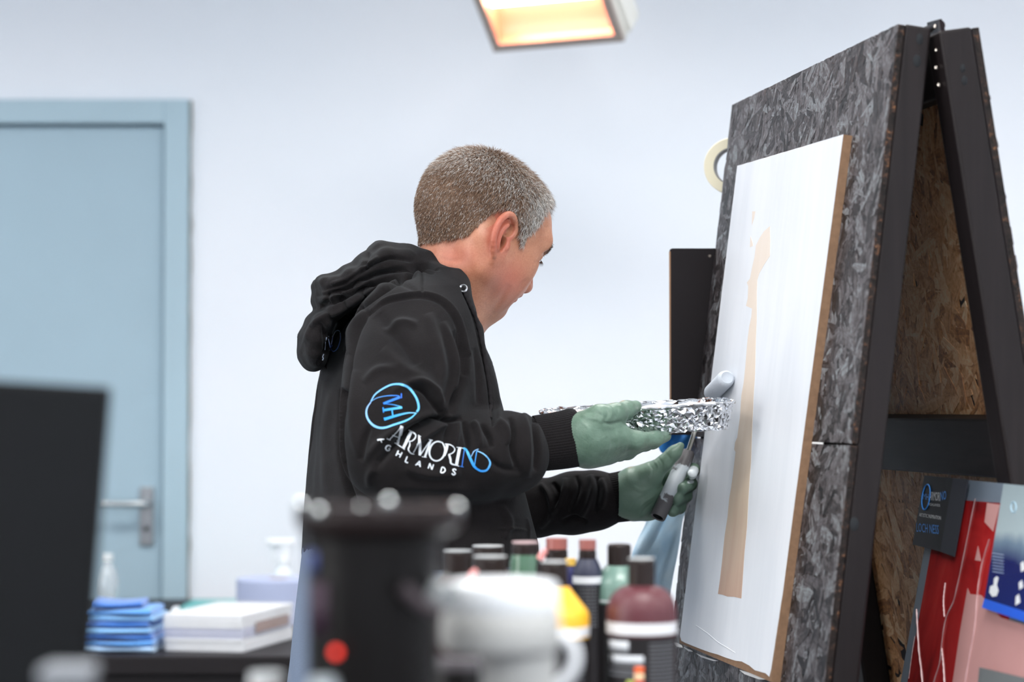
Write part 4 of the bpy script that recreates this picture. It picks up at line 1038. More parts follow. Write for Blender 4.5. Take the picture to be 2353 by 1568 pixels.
K_([(222, 572), (214, 640)], 5); bk.build('back_lettering', hood); bk = Ink(); K_([(232, 565), (240, 610), (246, 642)], 5, 5, (200, 215, 240), (90, 130, 235)); K_([(262, 560), (246, 642)], 4, 4, (90, 130, 235))
K_([(246, 625), (262, 646), (285, 628), (299, 580), (294, 540), (276, 540), (258, 570)], 4, 3, (90, 140, 240), (210, 225, 245), 8)
bk.build('back_lettering', hood); bk = Ink(); K_([(208, 660), (202, 672), (206, 680), (201, 690)], 5); bk.build('back_lettering', hood); bk = Ink()
K_([(150, 885), (142, 950)], 3, 3); K_([(136, 945), (126, 1060), (127, 1230)], 4, 5); K_([(128, 1010), (118, 1110), (108, 1190), (112, 1225), (127, 1228)], 4, 5)
bk.build('back_lettering', hood)
# ---- gloved hands
GLV = M('green_nitrile', srgb(102, 128, 112), .38); co = GLV.coord(); n1 = GLV.noise(co, 60, 4); GLV.color(GLV.ramp(n1, [(.3, srgb(92, 118, 102)), (.7, srgb(112, 138, 122))]))
wv = GLV.noise(GLV.coord((1, 1, 1)), 180, 4, .6, 1.2); GLV.bump(wv, .6, .0012); GLV.b.inputs['Specular IOR Level'].default_value = .45; GLV.b.inputs['Subsurface Weight'].default_value = .05; GLV.b.inputs['Subsurface Radius'].default_value = (.003, .004, .003)
GLP = M('green_nitrile_with_paint', srgb(102, 128, 112), .38); 
def hand(name, chains, lo, hi, h=.0016):
    f = Field(lo, hi, h)
    for pts, k in chains: p, r = pts_px(pts); f.chain(p, r, k)
    o = f.mesh(name, None, per, 1); return o, f
lo = P(1300, 1090, 2.80); hi = P(1560, 900, 3.02)
lo = np.array([P(1295, 1000, 2.80)[0], 2.76, P(1400, 1095, 3.0)[2]]); hi = np.array([P(1560, 1000, 3.02)[0], 3.04, P(1400, 905, 2.8)[2]])
gl1, _ = hand('glove', [
    ([(1312, 1008, 2.862, 50), (1352, 1008, 2.862, 57), (1382, 1010, 2.868, 52)], .02),
    ([(1350, 1022, 2.872, 44), (1400, 1020, 2.885, 38)], .02),
    ([(1380, 990, 2.850, 36), (1412, 1000, 2.856, 30)], .02),
    ([(1405, 1000, 2.852, 27), (1462, 1013, 2.862, 21), (1506, 1009, 2.885, 16), (1530, 1003, 2.905, 13)], .008),
    ([(1402, 1020, 2.868, 29), (1452, 1023, 2.890, 21), (1500, 1014, 2.925, 16), (1524, 1006, 2.945, 13)], .008),
    ([(1396, 1036, 2.885, 28), (1440, 1034, 2.912, 21), (1484, 1020, 2.948, 15), (1506, 1009, 2.968, 12)], .008),
    ([(1388, 1044, 2.902, 24), (1425, 1040, 2.932, 18), (1462, 1025, 2.962, 14), (1482, 1012, 2.98, 11)], .008),
    ([(1345, 985, 2.845, 38), (1380, 960, 2.84, 28), (1416, 950, 2.85, 21), (1438, 943, 2.872, 19), (1460, 935, 2.888, 14.5)], .010)], lo, hi)
S = Sculpt(gl1)
for q, w, a in (([(1335, 955), (1360, 962), (1385, 968)], 4, .0012), ([(1345, 948), (1372, 950), (1396, 962)], 3, -.0010), ([(1372, 940), (1385, 955), (1380, 975)], 3, .0012), ([(1388, 935), (1396, 950), (1392, 968)], 3, -.0016), ([(1398, 932), (1406, 948), (1402, 966)], 2.5, .0012),
                ([(1412, 928), (1420, 944), (1414, 960)], 2.5, -.0008), ([(1385, 972), (1405, 975), (1430, 968)], 4, -.0025), ([(1390, 992), (1400, 1015), (1396, 1045)], 2.5, .0007), ([(1410, 990), (1420, 1012), (1415, 1040)], 2.5, .0007), ([(1436, 1000), (1440, 1020), (1434, 1042)], 2.2, .0007), ([(1455, 1002), (1458, 1020), (1452, 1036)], 2, -.0006),
                ([(1345, 985), (1355, 1010), (1350, 1045)], 5, .0010), ([(1330, 965), (1352, 985), (1360, 1010)], 3, .0010), ([(1350, 1060), (1385, 1050), (1430, 1035)], 6, -.0006), ([(1476, 1000), (1480, 1012), (1476, 1024)], 2, .0006)):
    S.stroke(q, w, a)
S.D += fbm(S.V, 160, 2, 12)*.0004; S.apply(); gl1.data.materials.append(GLV.m)
lo = np.array([P(1425, 1000, 3.10)[0], 3.10, P(1400, 1215, 3.2)[2]]); hi = np.array([P(1615, 1000, 3.2)[0], 3.25, P(1400, 1005, 3.2)[2]])
gl2, _ = hand('glove', [
    ([(1432, 1140, 3.186, 49), (1456, 1136, 3.186, 50), (1484, 1138, 3.192, 42)], .02),
    ([(1470, 1150, 3.192, 42), (1490, 1160, 3.198, 34)], .02),
    ([(1462, 1108, 3.180, 36), (1494, 1092, 3.172, 27), (1528, 1063, 3.162, 16), (1548, 1042, 3.158, 13.5), (1564, 1025, 3.156, 9)], .010),
    ([(1488, 1112, 3.205, 28), (1528, 1086, 3.212, 18), (1572, 1074, 3.214, 15), (1594, 1080, 3.192, 13.5), (1590, 1091, 3.168, 12)], .006),
    ([(1488, 1124, 3.208, 28), (1520, 1108, 3.216, 18), (1562, 1104, 3.217, 16), (1586, 1113, 3.195, 15), (1569, 1123, 3.163, 14)], .006),
    ([(1484, 1140, 3.208, 26), (1512, 1132, 3.215, 18), (1548, 1131, 3.216, 15), (1574, 1140, 3.194, 15), (1556, 1148, 3.162, 14)], .006),
    ([(1478, 1158, 3.205, 24), (1504, 1156, 3.211, 16), (1536, 1158, 3.211, 14), (1561, 1166, 3.19, 14), (1546, 1176, 3.163, 13)], .006)], lo, hi)
S = Sculpt(gl2)
for q, w, a in (([(1510, 1050), (1522, 1066), (1520, 1084)], 2.5, -.0012), ([(1500, 1056), (1512, 1072), (1508, 1092)], 2.5, .0012), ([(1530, 1040), (1540, 1056), (1536, 1070)], 2.5, -.0008), ([(1490, 1062), (1500, 1080), (1496, 1100)], 2.5, -.0008), ([(1455, 1120), (1475, 1128), (1500, 1118)], 4, .0012),
                ([(1460, 1175), (1480, 1155), (1505, 1140)], 3, .0012), ([(1470, 1185), (1488, 1165), (1508, 1150)], 3, -.0012), ([(1450, 1165), (1468, 1148), (1495, 1132)], 3, -.0010), ([(1480, 1188), (1494, 1172), (1506, 1160)], 2.5, .0010)):
    S.stroke(q, w, a)
S.D += fbm(S.V, 160, 2, 13)*.0004; S.apply()
ca = gl2.data.color_attributes.new('paint', 'FLOAT_COLOR', 'POINT'); Q2 = S.Q; V2 = S.V
pm = np.exp(-((Q2[:, 0]-1593)/13)**2-((Q2[:, 1]-1084)/14)**2)*1.4+np.exp(-((Q2[:, 0]-1586)/9)**2-((Q2[:, 1]-1108)/5)**2)*.9; pm = np.clip(pm+fbm(V2, 300, 2, 3)*.25*(pm > .1), 0, 1)
ca.data.foreach_set('color', np.repeat(pm[:, None], 4, 1).astype('f').ravel())
sp_ = GLP.n.new('ShaderNodeSeparateColor'); GLP.l.new(GLP.attr('paint'), sp_.inputs[0]); GLP.color(GLP.mix(GLP.ramp(sp_.outputs[0], [(.35, (0, 0, 0, 1)), (.6, (1, 1, 1, 1))]), srgb(102, 128, 112), srgb(225, 232, 236)))
GLP.bump(GLP.noise(GLP.coord(), 180, 4, .6, 1.2), .35, .001); gl2.data.materials.append(GLP.m)
# ================================================================ MINI ROLLER (held)
rl = thing('paint_roller', 'grey-handled mini paint roller smeared with white paint, held in the lower hand', 'paint roller', tuple(P(1545, 1110, 3.172)))
h0, h1 = P(1511, 1190, 3.150), P(1584, 1036, 3.192); ax = nrm(h1-h0); HLN = np.linalg.norm(h1-h0)
MHD = M('grey_handle', srgb(96, 94, 96), .45); co = MHD.coord((40, 40, 40)); n_ = MHD.noise(co, 1, 4, .6, 1.5); z_ = MHD.n.new('ShaderNodeSeparateXYZ'); MHD.l.new(MHD.coord(), z_.inputs[0])
zz = z_.outputs[2]; zmid = float((h0+h1)[2]/2)+.004
band = MHD.math('SUBTRACT', 1.0, MHD.math('MULTIPLY', MHD.math('ABSOLUTE', MHD.math('SUBTRACT', zz, zmid)), 26))
MHD.color(MHD.mix(MHD.ramp(MHD.math('ADD', band, MHD.math('MULTIPLY', MHD.math('SUBTRACT', n_, .5), 1.4)), [(.36, (0, 0, 0, 1)), (.5, (1, 1, 1, 1))]), srgb(92, 90, 92), srgb(196, 204, 210)))
lathe('handle', [(.0082, .001), (.0106, 0), (.0114, .002), (.0114, .05), (.0118, .085), (.0108, HLN-.014), (.0095, HLN-.003), (.006, HLN), (0, HLN)][0:9], h0, MHD.m, rl, axis=ax, seg=40)
lathe('handle_bore', [(.0082, .0012), (.0081, .02), (0, .02)], h0, MDK, rl, axis=ax, seg=32)
MROD = M('zinc_rod', srgb(200, 198, 190), .3, 1.0).m
fr = on_plane(1634, 906, WO+nf*.0128, nf); nr2 = on_plane(1671, 868, WO+nf*.0128, nf)
rdir = nrm(nr2-fr)
tube('rod', spline([h1-ax*.01, P(1594, 1000, 3.18), P(1606, 960, 3.18), fr-rdir*.012+nf*.004+np.array([0, 0, -.02]), fr-rdir*.012, fr-rdir*.001], 40), .0036, MROD, rl, seg=14)
MFELT = simple('roller_felt', srgb(206, 214, 224), .85, var=.05, bump=.8, bscale=900)
RL = np.linalg.norm(nr2-fr)
lathe('roller_sleeve', [(0, 0), (.0075, 0), (.0112, .002), (.0124, .006), (.0124, RL-.008), (.0112, RL-.0025), (.0085, RL), (.0062, RL-.002), (0, RL-.003)], fr, MFELT, rl, axis=rdir, seg=36)
# ================================================================ FOIL-WRAPPED TRAY (held)
tray = thing('paint_tray', 'shallow paint tray wrapped in crumpled silver foil, held in the upper hand', 'tray', tuple(P(1480, 950, 2.93)))
cNL, cNR, cFR, cFL = P(1252, 957, 2.94), P(1696, 926, 2.86), P(1655, 915, 3.03), P(1240, 942, 3.11)
def tray_pt(u, v): return (cNL*(1-u)+cNR*u)*(1-v)+(cFL*(1-u)+cFR*u)*v          # v: near -> far
def rim_loop(n, ins=0.0, r=.10):
    out = []
    for k in range(n):
        t = k/n*4; s_ = int(t); f_ = t-s_; 
        p = [(f_, 0), (1, f_), (1-f_, 1), (0, 1-f_)][s_]
        # superellipse rounding of the corners
        x, y = p[0]*2-1, p[1]*2-1; q = (abs(x)**9+abs(y)**9)**(1/9); l = math.hypot(x, y)/max(abs(x), abs(y)); x, y = x/q*1.0, y/q*1.0
        c = (abs(x)*abs(y))**3*.07; x *= 1-c; y *= 1-c
        out.append(((x*(1-ins)+1)/2, (y*(1-ins*1.1)+1)/2))
    return out
upv = np.cross(nrm(cNR-cNL), nrm(cFL-cNL)); upv = nrm(upv if upv[2] > 0 else -upv)
def tdepth(u): t = min(max((u-.02)/.55, 0), 1); return .007+.028*(t*t*(3-2*t))
def shell(name, top_out, bot_out, layers, n, jit, mat, flat, seed, dscale=1.0, cap=True):
    r = np.random.default_rng(seed); V = []; F = []
    for l in range(layers+1):
        s_ = l/layers; ins = .0+.075*s_; lp_ = rim_loop(n, ins-top_out)
        for (u, v) in lp_:
            p = tray_pt(u, v)-upv*tdepth(u)*s_*dscale; V.append(p+r.normal(size=3)*jit*(1 if 0 < l < layers else .35))
    for l in range(layers):
        for k in range(n): k2 = (k+1) % n; a, b, c, d = l*n+k, l*n+k2, (l+1)*n+k2, (l+1)*n+k; F += [(a, d, c), (a, c, b)] if (k+l) % 2 else [(a, d, b), (b, d, c)]
    m0 = layers*n; c0_ = len(V); V.append(tray_pt(.5, .5)-upv*tdepth(.5)*dscale)
    if cap:
        for k in range(n): F.append((m0+k, m0+(k+1) % n, c0_))
    return V, F
FOIL = M('aluminium_foil', srgb(212, 214, 218), .13, 1.0); FOIL.bump(FOIL.noise(FOIL.coord(), 420, 3, .6), .25, .0006); FOIL = FOIL.m
V, F = shell('f', .0, 0, 13, 270, .00095, FOIL, True, 3, 1.0, True); mesh('foil_outer', V, F, FOIL, tray, False)
# rolled rim of foil
rp = [tray_pt(u, v)+rng.normal(size=3)*.0006 for u, v in rim_loop(150, -.006)]
Vr, Fr = tube_geo(rp, list(rng.uniform(.0014, .0030, 150)), 6, False, .8, True); Vr = [v+rng.normal(size=3)*.0004 for v in Vr]; mesh('foil_rim', Vr, Fr, FOIL, tray, False)
V, F = shell('f', -.02, 0, 4, 110, .0007, FOIL, True, 4, .55, True); mesh('foil_lining', V, F, FOIL, tray, False)
MPNT = M('wet_white_paint', srgb(236, 238, 242), .18); MPNT.bump(MPNT.noise(MPNT.coord(), 90, 3), .3, .001)
V = []; F = []; pl = rim_loop(80, .07)
for k, (u, v) in enumerate(pl): V.append(tray_pt(u, v)-upv*(.0042+.002*math.sin(k*1.3)))
V.append(tray_pt(.5, .5)-upv*.006); 
for k in range(80): F.append((k, (k+1) % 80, 80))
mesh('paint_film', V, F, MPNT.m, tray, True)
# ================================================================ SAMPLE BOARDS LEANING INSIDE THE EASEL
TP = math.radians(10.5); dp = ne*math.sin(TP)+np.array([0, 0, -math.cos(TP)]); npl = nrm(np.cross(dp, he)); npl = npl if npl[0] < 0 else -npl
OP = on_plane(2150, 1094, B1+ri*.012, nr)
def pp_(u, v, off=0.0): return on_plane(u, v, OP+npl*off, npl)
def to_floor(q): return q+dp*max(0.0, (q[2]-.004)/-dp[2])
def sheet(name, pix, off, th, mat, parent): return prism(name, [to_floor(pp_(u, v, off)) if v >= 1750 and parent is not None else pp_(u, v, off) for u, v in pix], -npl*th, mat, parent)
RED = M('red_marbled_print', (.4, .03, .03, 1), .12); co = RED.coord((5, 5, 2.2)); nA = RED.noise(co, 1.5, 5, .6, 1.2)
RED.color(RED.ramp(nA, [(.28, srgb(84, 14, 18)), (.45, srgb(150, 28, 30)), (.6, srgb(176, 42, 42)), (.75, srgb(190, 70, 64))])); 
PNK = simple('pink_gloss_print', srgb(196, 148, 146), .1, var=.12, scale=4)
GRB = simple('grey_blue_board', srgb(104, 116, 130), .4)
BKC = simple('black_card', srgb(20, 21, 25), .35); DKC = simple('dark_grey_card', srgb(48, 50, 58), .4)
VEIN = simple('pale_vein', srgb(206, 176, 178), .3)
sb = thing('sample_board', 'tall red and pink marbled sample board leaning inside the easel', 'sample board', tuple(pp_(2200, 1568)))
sheet('backing', [(2150, 1096), (2410, 1122), (2410, 1760), (2022, 1760), (2124, 1262)], 0, .006, GRB, sb)
sheet('red_print', [(2140, 1262), (2160, 1146), (2345, 1160), (2400, 1760), (2034, 1760)], .0012, .001, RED.m, sb)
sheet('pink_patch', [(2223, 1352), (2229, 1366), (2254, 1368), (2300, 1420), (2400, 1450), (2400, 1760), (2178, 1760), (2190, 1560), (2206, 1450)], .0016, .0003, PNK, sb)
sheet('pink_patch', [(2268, 1156), (2297, 1160), (2282, 1222), (2262, 1200)], .0016, .0003, PNK, sb)
sheet('pink_patch', [(2247, 1255), (2254, 1290), (2240, 1288)], .0016, .0003, PNK, sb)
def vein(pix, w):
    c = spline(pix, 30); tube('vein', [pp_(u, v, .0018) for u, v in c], [w*(.6+.4*math.sin(i*.8)**2) for i in range(30)], VEIN, sb, seg=6, flat=.4)
vein([(2241, 1146), (2228, 1210), (2212, 1290), (2199, 1350), (2190, 1385), (2174, 1420), (2165, 1470), (2160, 1520), (2146, 1568), (2130, 1640)], .0022)
vein([(2273, 1240), (2256, 1300), (2246, 1365), (2240, 1440), (2226, 1520), (2214, 1590)], .0018)
vein([(2106, 1400), (2108, 1440), (2112, 1500), (2118, 1550), (2124, 1640)], .0014)
vein([(2170, 1418), (2168, 1380), (2172, 1340)], .0010); vein([(2164, 1490), (2168, 1530), (2172, 1600)], .0012); vein([(2102, 1462), (2096, 1500), (2088, 1560)], .0010)
card = thing('label_card', 'black hanging card with a round blue emblem and blue lettering beside the red board', 'card', tuple(pp_(2140, 1180)))
sheet('card_face', [(2124, 1093), (2190, 1099), (2160, 1268), (2097, 1252)], .0042, .0015, BKC, card)
sheet('card_flap', [(2190, 1099), (2224, 1102), (2192, 1280), (2160, 1268)], .0058, .0015, DKC, card)
CB = simple('card_blue', srgb(70, 150, 240), .4); CWt = simple('card_white', srgb(225, 228, 232), .4)
def ptext(txt, u0, v0, u1, v1, h_px, mat, name, parent, off=.0046, bold=0):
    """text whose baseline runs between two picture points of the board plane"""
    a, b = pp_(u0, v0, off), pp_(u1, v1, off); W_l = np.linalg.norm(b-a); d = nrm(b-a); up_ = pp_(u0, v0-h_px, off)-a; H_ = np.linalg.norm(up_); up_ = nrm(up_)
    cu = bpy.data.curves.new(name, 'FONT'); cu.body = txt; cu.size = 1; cu.offset = bold; cu.resolution_u = 2; o = bpy.data.objects.new(name, cu); COL.objects.link(o); bpy.context.view_layer.update()
    me = bpy.data.meshes.new_from_object(o.evaluated_get(bpy.context.evaluated_depsgraph_get())); bpy.data.objects.remove(o)
    V = np.empty(len(me.vertices)*3, 'f'); me.vertices.foreach_get('co', V); V = V.reshape(-1, 3).astype(float); V[:, 0] -= V[:, 0].min(); V[:, 0] /= V[:, 0].max(); hh_ = V[:, 1].max(); V[:, 1] /= hh_
    V2 = a+V[:, :1]*d*W_l+V[:, 1:2]*up_*H_; me.vertices.foreach_set('co', V2.astype('f').ravel()); me.update(); me.name = name
    for m_ in list(me.materials): me.materials.pop()
    return link(name, me, mat, parent)
ring_ = [(2128+9*math.cos(t)+4*math.sin(-t)*.9, 1143+29*math.sin(t)) for t in np.linspace(0, 2*math.pi, 36, endpoint=False)]
tube('emblem_ring', [pp_(u, v, .0044) for u, v in ring_], .0011, CB, card, seg=6, closed=True)
ptext('MH', 2121, 1148, 2134, 1150, 14, CB, 'emblem_letters', card); ptext('ARMORI', 2136, 1150, 2160, 1152, 20, CWt, 'card_lettering', card); ptext('NO', 2161, 1151, 2174, 1148, 20, CB, 'card_lettering', card)
ptext('HIGHLANDS', 2132, 1162, 2160, 1165, 6, CWt, 'card_lettering', card); ptext('ARTISTIC INSPIRATION', 2112, 1187, 2162, 1195, 8, CWt, 'card_lettering', card, bold=.01); ptext('LOCH NESS', 2106, 1222, 2157, 1228, 20, CB, 'card_lettering', card)
po = thing('leaflet', 'pale leaflet with dark blue lower half and white icons, in front of the red board', 'leaflet', tuple(pp_(2320, 1300)))
PG = M('leaflet_fade', (.6, .6, .6, 1), .25); z_ = PG.n.new('ShaderNodeSeparateXYZ'); PG.l.new(PG.coord(), z_.inputs[0]); nz = PG.noise(PG.coord((14, 14, 6)), 1, 4); mr_ = PG.n.new('ShaderNodeMapRange'); PG.l.new(z_.outputs[2], mr_.inputs[0])
zl, zh = pp_(2300, 1400)[2], pp_(2300, 1108)[2]; mr_.inputs[1].default_value = zl; mr_.inputs[2].default_value = zh
PG.color(PG.ramp(PG.math('ADD', mr_.outputs[0], PG.math('MULTIPLY', PG.math('SUBTRACT', nz, .5), .25)), [(0, srgb(26, 38, 100)), (.36, srgb(30, 36, 92)), (.52, srgb(110, 130, 150)), (.62, srgb(166, 182, 188)), (1, srgb(150, 166, 172))]))
sheet('leaflet_sheet', [(2306, 1112), (2410, 1122), (2410, 1446), (2257, 1396), (2262, 1376)], .010, .0012, PG.m, po)
sheet('blue_band', [(2262, 1376), (2410, 1424), (2410, 1448), (2256, 1397)], .0104, .0003, simple('bright_blue', srgb(44, 96, 214), .3), po)
for ic in ([(2284, 1330), (2290, 1325), (2294, 1328), (2290, 1345), (2294, 1358), (2290, 1370), (2280, 1372), (2273, 1362), (2275, 1348), (2283, 1345)], [(2345, 1295), (2352, 1290), (2356, 1310), (2346, 1315)], [(2341, 1340), (2348, 1334), (2351, 1350), (2342, 1356)], [(2334, 1372), (2341, 1366), (2344, 1385), (2333, 1392)]):
    sheet('icon', ic, .0104, .0003, CWt, po)
ring2 = [(2329+6*math.cos(t), 1166+12*math.sin(t)) for t in np.linspace(0, 2*math.pi, 24, endpoint=False)]; tube('emblem_ring', [pp_(u, v, .0102) for u, v in ring2], .0007, simple('pale_blue', srgb(170, 205, 225), .4), po, seg=5, closed=True)
for k in range(7): tube('text_line', [pp_(2281, 1272+k*7, .0102), pp_(2306, 1276+k*7, .0102)], .0005, simple('pale_print', srgb(150, 170, 200), .4) if k == 0 else bpy.data.materials['pale_print'], po, seg=4)
gs = sheet('swatch_card', [(2250, 1534), (2410, 1572), (2410, 1700), (2236, 1700)], .012, .003, simple('grey_swatch', srgb(108, 112, 114), .5), None)
tag(gs, 'plain dark grey swatch at the foot of the pink board', 'swatch')
# ================================================================ COUNTERS
CT = .95
MCT = simple('black_worktop', srgb(30, 28, 30), .3)
wk = thing('front_worktop', 'black worktop in the foreground carrying bottles and pots', 'worktop', (-.45, 1.75, 0))
box('worktop_slab', (-.50, 1.72, CT-.02), (1.8, 1.42, .04), MCT, wk, bev=.004)
for sx in (-1, 1):
    for sy in (-1, 1): box('leg', (-.50+sx*.83, 1.72+sy*.64, (CT-.04)/2), (.06, .06, CT-.04), MCT, wk, bev=.003)
TZ = float(P(600, 1500, 4.32)[2]) - .002; TX0, TX1 = -1.75, -.25
MTB = simple('dark_table', srgb(34, 31, 33), .5)
tb = thing('back_table', 'long black table against the wall below the grey door', 'table', ((TX0+TX1)/2, 4.9, 0))
TF = 4.27
box('table_top', ((TX0+TX1)/2, (TF+5.56)/2, TZ-.018), (TX1-TX0, 5.56-TF, .036), MTB, tb, bev=.004)
box('apron', ((TX0+TX1)/2, TF+.03, TZ-.036-.09), (TX1-TX0-.04, .02, .18), MTB, tb)
for sx in (TX0+.05, TX1-.05):
    for sy in (TF+.06, 5.5): box('leg', (sx, sy, (TZ-.036)/2), (.05, .05, TZ-.036), MTB, tb, bev=.003)
# folded cloths
def cloth_slab(name, c, sx, sy, th, yaw, mat, seed, wav=.004):
    r = np.random.default_rng(seed); nx, ny = 22, 14; V = []; F = []; ph = r.uniform(0, 6, 6)
    cs, sn = math.cos(yaw), math.sin(yaw)
    ringn = 10
    for i in range(nx+1):
        x = (i/nx-.5)*sx
        for j in range(ringn*2):
            # cross section (y,z): rounded folded sheet, thicker at fold (front)
            t = j/(ringn*2)*2*math.pi; yy = math.copysign(abs(math.cos(t))**.35, math.cos(t))*sy/2; zz = math.copysign(abs(math.sin(t))**.6, math.sin(t))*th/2
            e = min(i, nx-i)/nx; sc = 1 if e > .03 else .8
            z = zz*sc*(1+.25*math.sin(x*40+ph[0]))+wav*(math.sin(x*28+ph[1])+.6*math.sin(yy*30+ph[2]+x*14))*.35; y = yy+.003*math.sin(x*50+ph[3]+zz*100)
            V.append((c[0]+x*cs-y*sn, c[1]+x*sn+y*cs, c[2]+z))
    m_ = ringn*2
    for i in range(nx):
        for j in range(m_): j2 = (j+1) % m_; F.append((i*m_+j, (i+1)*m_+j, (i+1)*m_+j2, i*m_+j2))
    F.append(tuple(range(m_))); F.append(tuple(nx*m_+j for j in range(m_))[::-1])
    return autosmooth(mesh(name, V, F, mat, None, True), 70)
BL = []
for k, c_ in enumerate((srgb(92, 156, 226), srgb(136, 192, 242), srgb(56, 114, 196), srgb(180, 214, 248))):
    m = M('microfibre_blue', c_, .95); m.bump(m.noise(m.coord(), 500, 2), .4, .001); m.b.inputs['Sheen Weight'].default_value = .4; BL.append(m.m)
names_ = ['pale blue folded cloth, lowest of the stack on the back table', 'folded blue cloth, second from the bottom of the stack', 'folded blue cloth, third from the bottom of the stack', 'folded blue cloth, fourth from the bottom of the stack', 'folded blue cloth, fifth from the bottom of the stack', 'folded blue cloth, third from the top of the stack', 'folded blue cloth just under the top one of the stack', 'rumpled blue cloth, topmost of the stack on the back table']
xc = float(P(282, 1450, 4.37)[0]); zb = TZ
for k in range(8):
    th = .0118; cz = zb+th/2+.0012+k*.0121
    o = cloth_slab('folded_cloth', (xc+random.uniform(-.005, .005)+(-.008 if k == 7 else 0), 4.40+random.uniform(-.004, .004), cz+(.003 if k == 7 else 0)), .146-.002*k-(.03 if k == 7 else 0), .15, th, random.uniform(-.08, .08), BL[[3, 0, 2, 1, 2, 1, 0, 2][k]], 40+k, .0015+(.006 if k == 7 else 0))
    tag(o, names_[k], 'cloth', 'folded blue cloths stacked on the back table')
# crumpled white bag behind the cloths
r_ = np.random.default_rng(3); V = []; F = []; nx, ny = 26, 14; x0, x1 = P(268, 1400, 4.66)[0], P(440, 1400, 4.66)[0]
for i in range(nx+1):
    for j in range(ny+1):
        e = max(0, math.sin(math.pi*i/nx))**.4*max(0, math.sin(math.pi*j/ny))**.4
        V.append((x0+(x1-x0)*i/nx, 4.58+.26*j/ny, TZ+.004+e*(.040+.012*math.sin(i*.9+j*.4)+.006*r_.normal())))
for i in range(nx):
    for j in range(ny): q = i*(ny+1)+j; F.append((q, q+ny+1, q+ny+2, q+1))
bg = mesh('paper_bag', V, F, simple('white_bag', srgb(228, 236, 244), .5), None, True); md = bg.modifiers.new('s', 'SOLIDIFY'); md.thickness = .002; tag(bg, 'crumpled white bag lying behind the stack of blue cloths', 'bag')
mt = box('cutting_mat', ((P(400, 1390, 5.1)[0]+P(560, 1390, 5.1)[0])/2, 5.22, TZ+.006), (.17, .42, .010), simple('teal_mat', srgb(90, 176, 176), .5), bev=.002); tag(mt, 'flat teal mat at the back of the table near the wall', 'mat')
st_ = thing('sticky_tape_dispenser', 'small dark clip holding the edge of the teal mat', 'clip', (float(P(455, 1396, 5.0)[0]), 5.0, TZ)); box('clip_body', (P(455, 1396, 5.0)[0], 4.997, TZ+.013), (.012, .03, .02), MDK, st_, bev=.004); tube('clip_wire', [(P(449, 1396, 5.0)[0], 4.985, TZ+.02), (P(452, 1390, 5.0)[0], 4.975, TZ+.034), (P(458, 1390, 5.0)[0], 4.975, TZ+.034), (P(461, 1396, 5.0)[0], 4.985, TZ+.02)], .001, MSTD, st_, seg=6)
st_.name = 'binder_clip'
# wrapped bundle of white boards
pk_ = thing('wrapped_boards', 'plastic-wrapped bundle of white boards with a brown label on the back table', 'package', tuple(P(555, 1512, 4.33)))
cF = P(557, 1508, 4.33); cF[2] = TZ; aL = P(378, 1500, 4.36); aR = P(672, 1482, 4.60); ex = nrm((aR-cF)*[1, 1, 0]); ey = nrm((aL-cF)*[1, 1, 0]); Lx = np.linalg.norm((aR-cF)[:2]); Ly = np.linalg.norm((aL-cF)[:2])
ez = np.array([0, 0, 1.]); WPK = simple('white_board_edge', srgb(224, 226, 230), .5); LIL = simple('lilac_board_edge', srgb(186, 190, 214), .5)
Rk = np.stack([ex, ey, ez], 1); zc_ = TZ+.0005
for k, (th, mt_) in enumerate(((.020, WPK), (.006, WPK), (.007, LIL), (.008, LIL), (.006, LIL), (.009, WPK), (.010, WPK), (.008, WPK))):
    j1, j2 = rng.uniform(-.002, .002, 2); bm = bmesh.new(); 
    pl = [cF+ex*j1+ey*j2, cF+ex*(Lx+j1)+ey*j2, cF+ex*(Lx+j1)+ey*(Ly+j2), cF+ex*j1+ey*(Ly+j2)]
    prism('white_board', [np.array([p[0], p[1], zc_]) for p in pl], (0, 0, th-.0006), mt_, pk_, bev=.0008); zc_ += th
lb = simple('brown_label', srgb(140, 108, 98), .5); eo = nrm(np.cross(ex, ez)); eo = eo if eo[1] < 0 else -eo
box('label', cF+ex*Lx*.56+ez*.044+eo*.003, (Lx*.66, .022, .0008), lb, pk_, R=np.stack([ex, ez, eo], 1))
WRP = M('clear_wrap', (1, 1, 1, 1), .12); WRP.b.inputs['Alpha'].default_value = .16; WRP.bump(WRP.noise(WRP.coord(), 40, 4), .8, .006)
bm = bmesh.new(); bm_box(bm, cF+ex*Lx/2+ey*Ly/2+ez*(zc_-TZ)/2+ez*.002, (Lx+.009, Ly+.009, zc_-TZ+.003), Rk, .006, 3); from_bm('plastic_wrap', bm, WRP.m, pk_)
# paper roll, spray bottle, water bottle
rx = P(640, 1330, 4.95); ROLL = simple('blue_paper', srgb(176, 186, 216), .8, var=.05)
rt = thing('paper_roll', 'big pale blue paper roll standing behind the wrapped boards', 'paper roll', (float(rx[0]), 4.95, TZ)); rr_ = 96*4.95/FPX; rh = float(rx[2])-TZ
lathe('paper_winding', [(.025, 0), (rr_-.002, 0), (rr_, .002), (rr_, rh-.002), (rr_-.002, rh), (.025, rh), (.025, 0)], (rx[0], 4.95, TZ+.0005), ROLL, rt, seg=64)
lathe('core', [(.021, 0), (.0248, 0), (.0248, rh), (.021, rh), (.021, 0)], (rx[0], 4.95, TZ+.0005), simple('card_core', srgb(190, 170, 150), .8), rt)
def z_px(v, Y): return float(P(1176, v, Y)[2])
Ys = 5.2; sx_ = float(P(652, 1250, Ys)[0]); s_ = thing('spray_bottle', 'white trigger spray bottle behind the blue paper roll', 'spray bottle', (sx_, Ys, TZ))
WPL = simple('white_plastic', srgb(236, 240, 244), .35)
hb = z_px(1300, Ys)-TZ
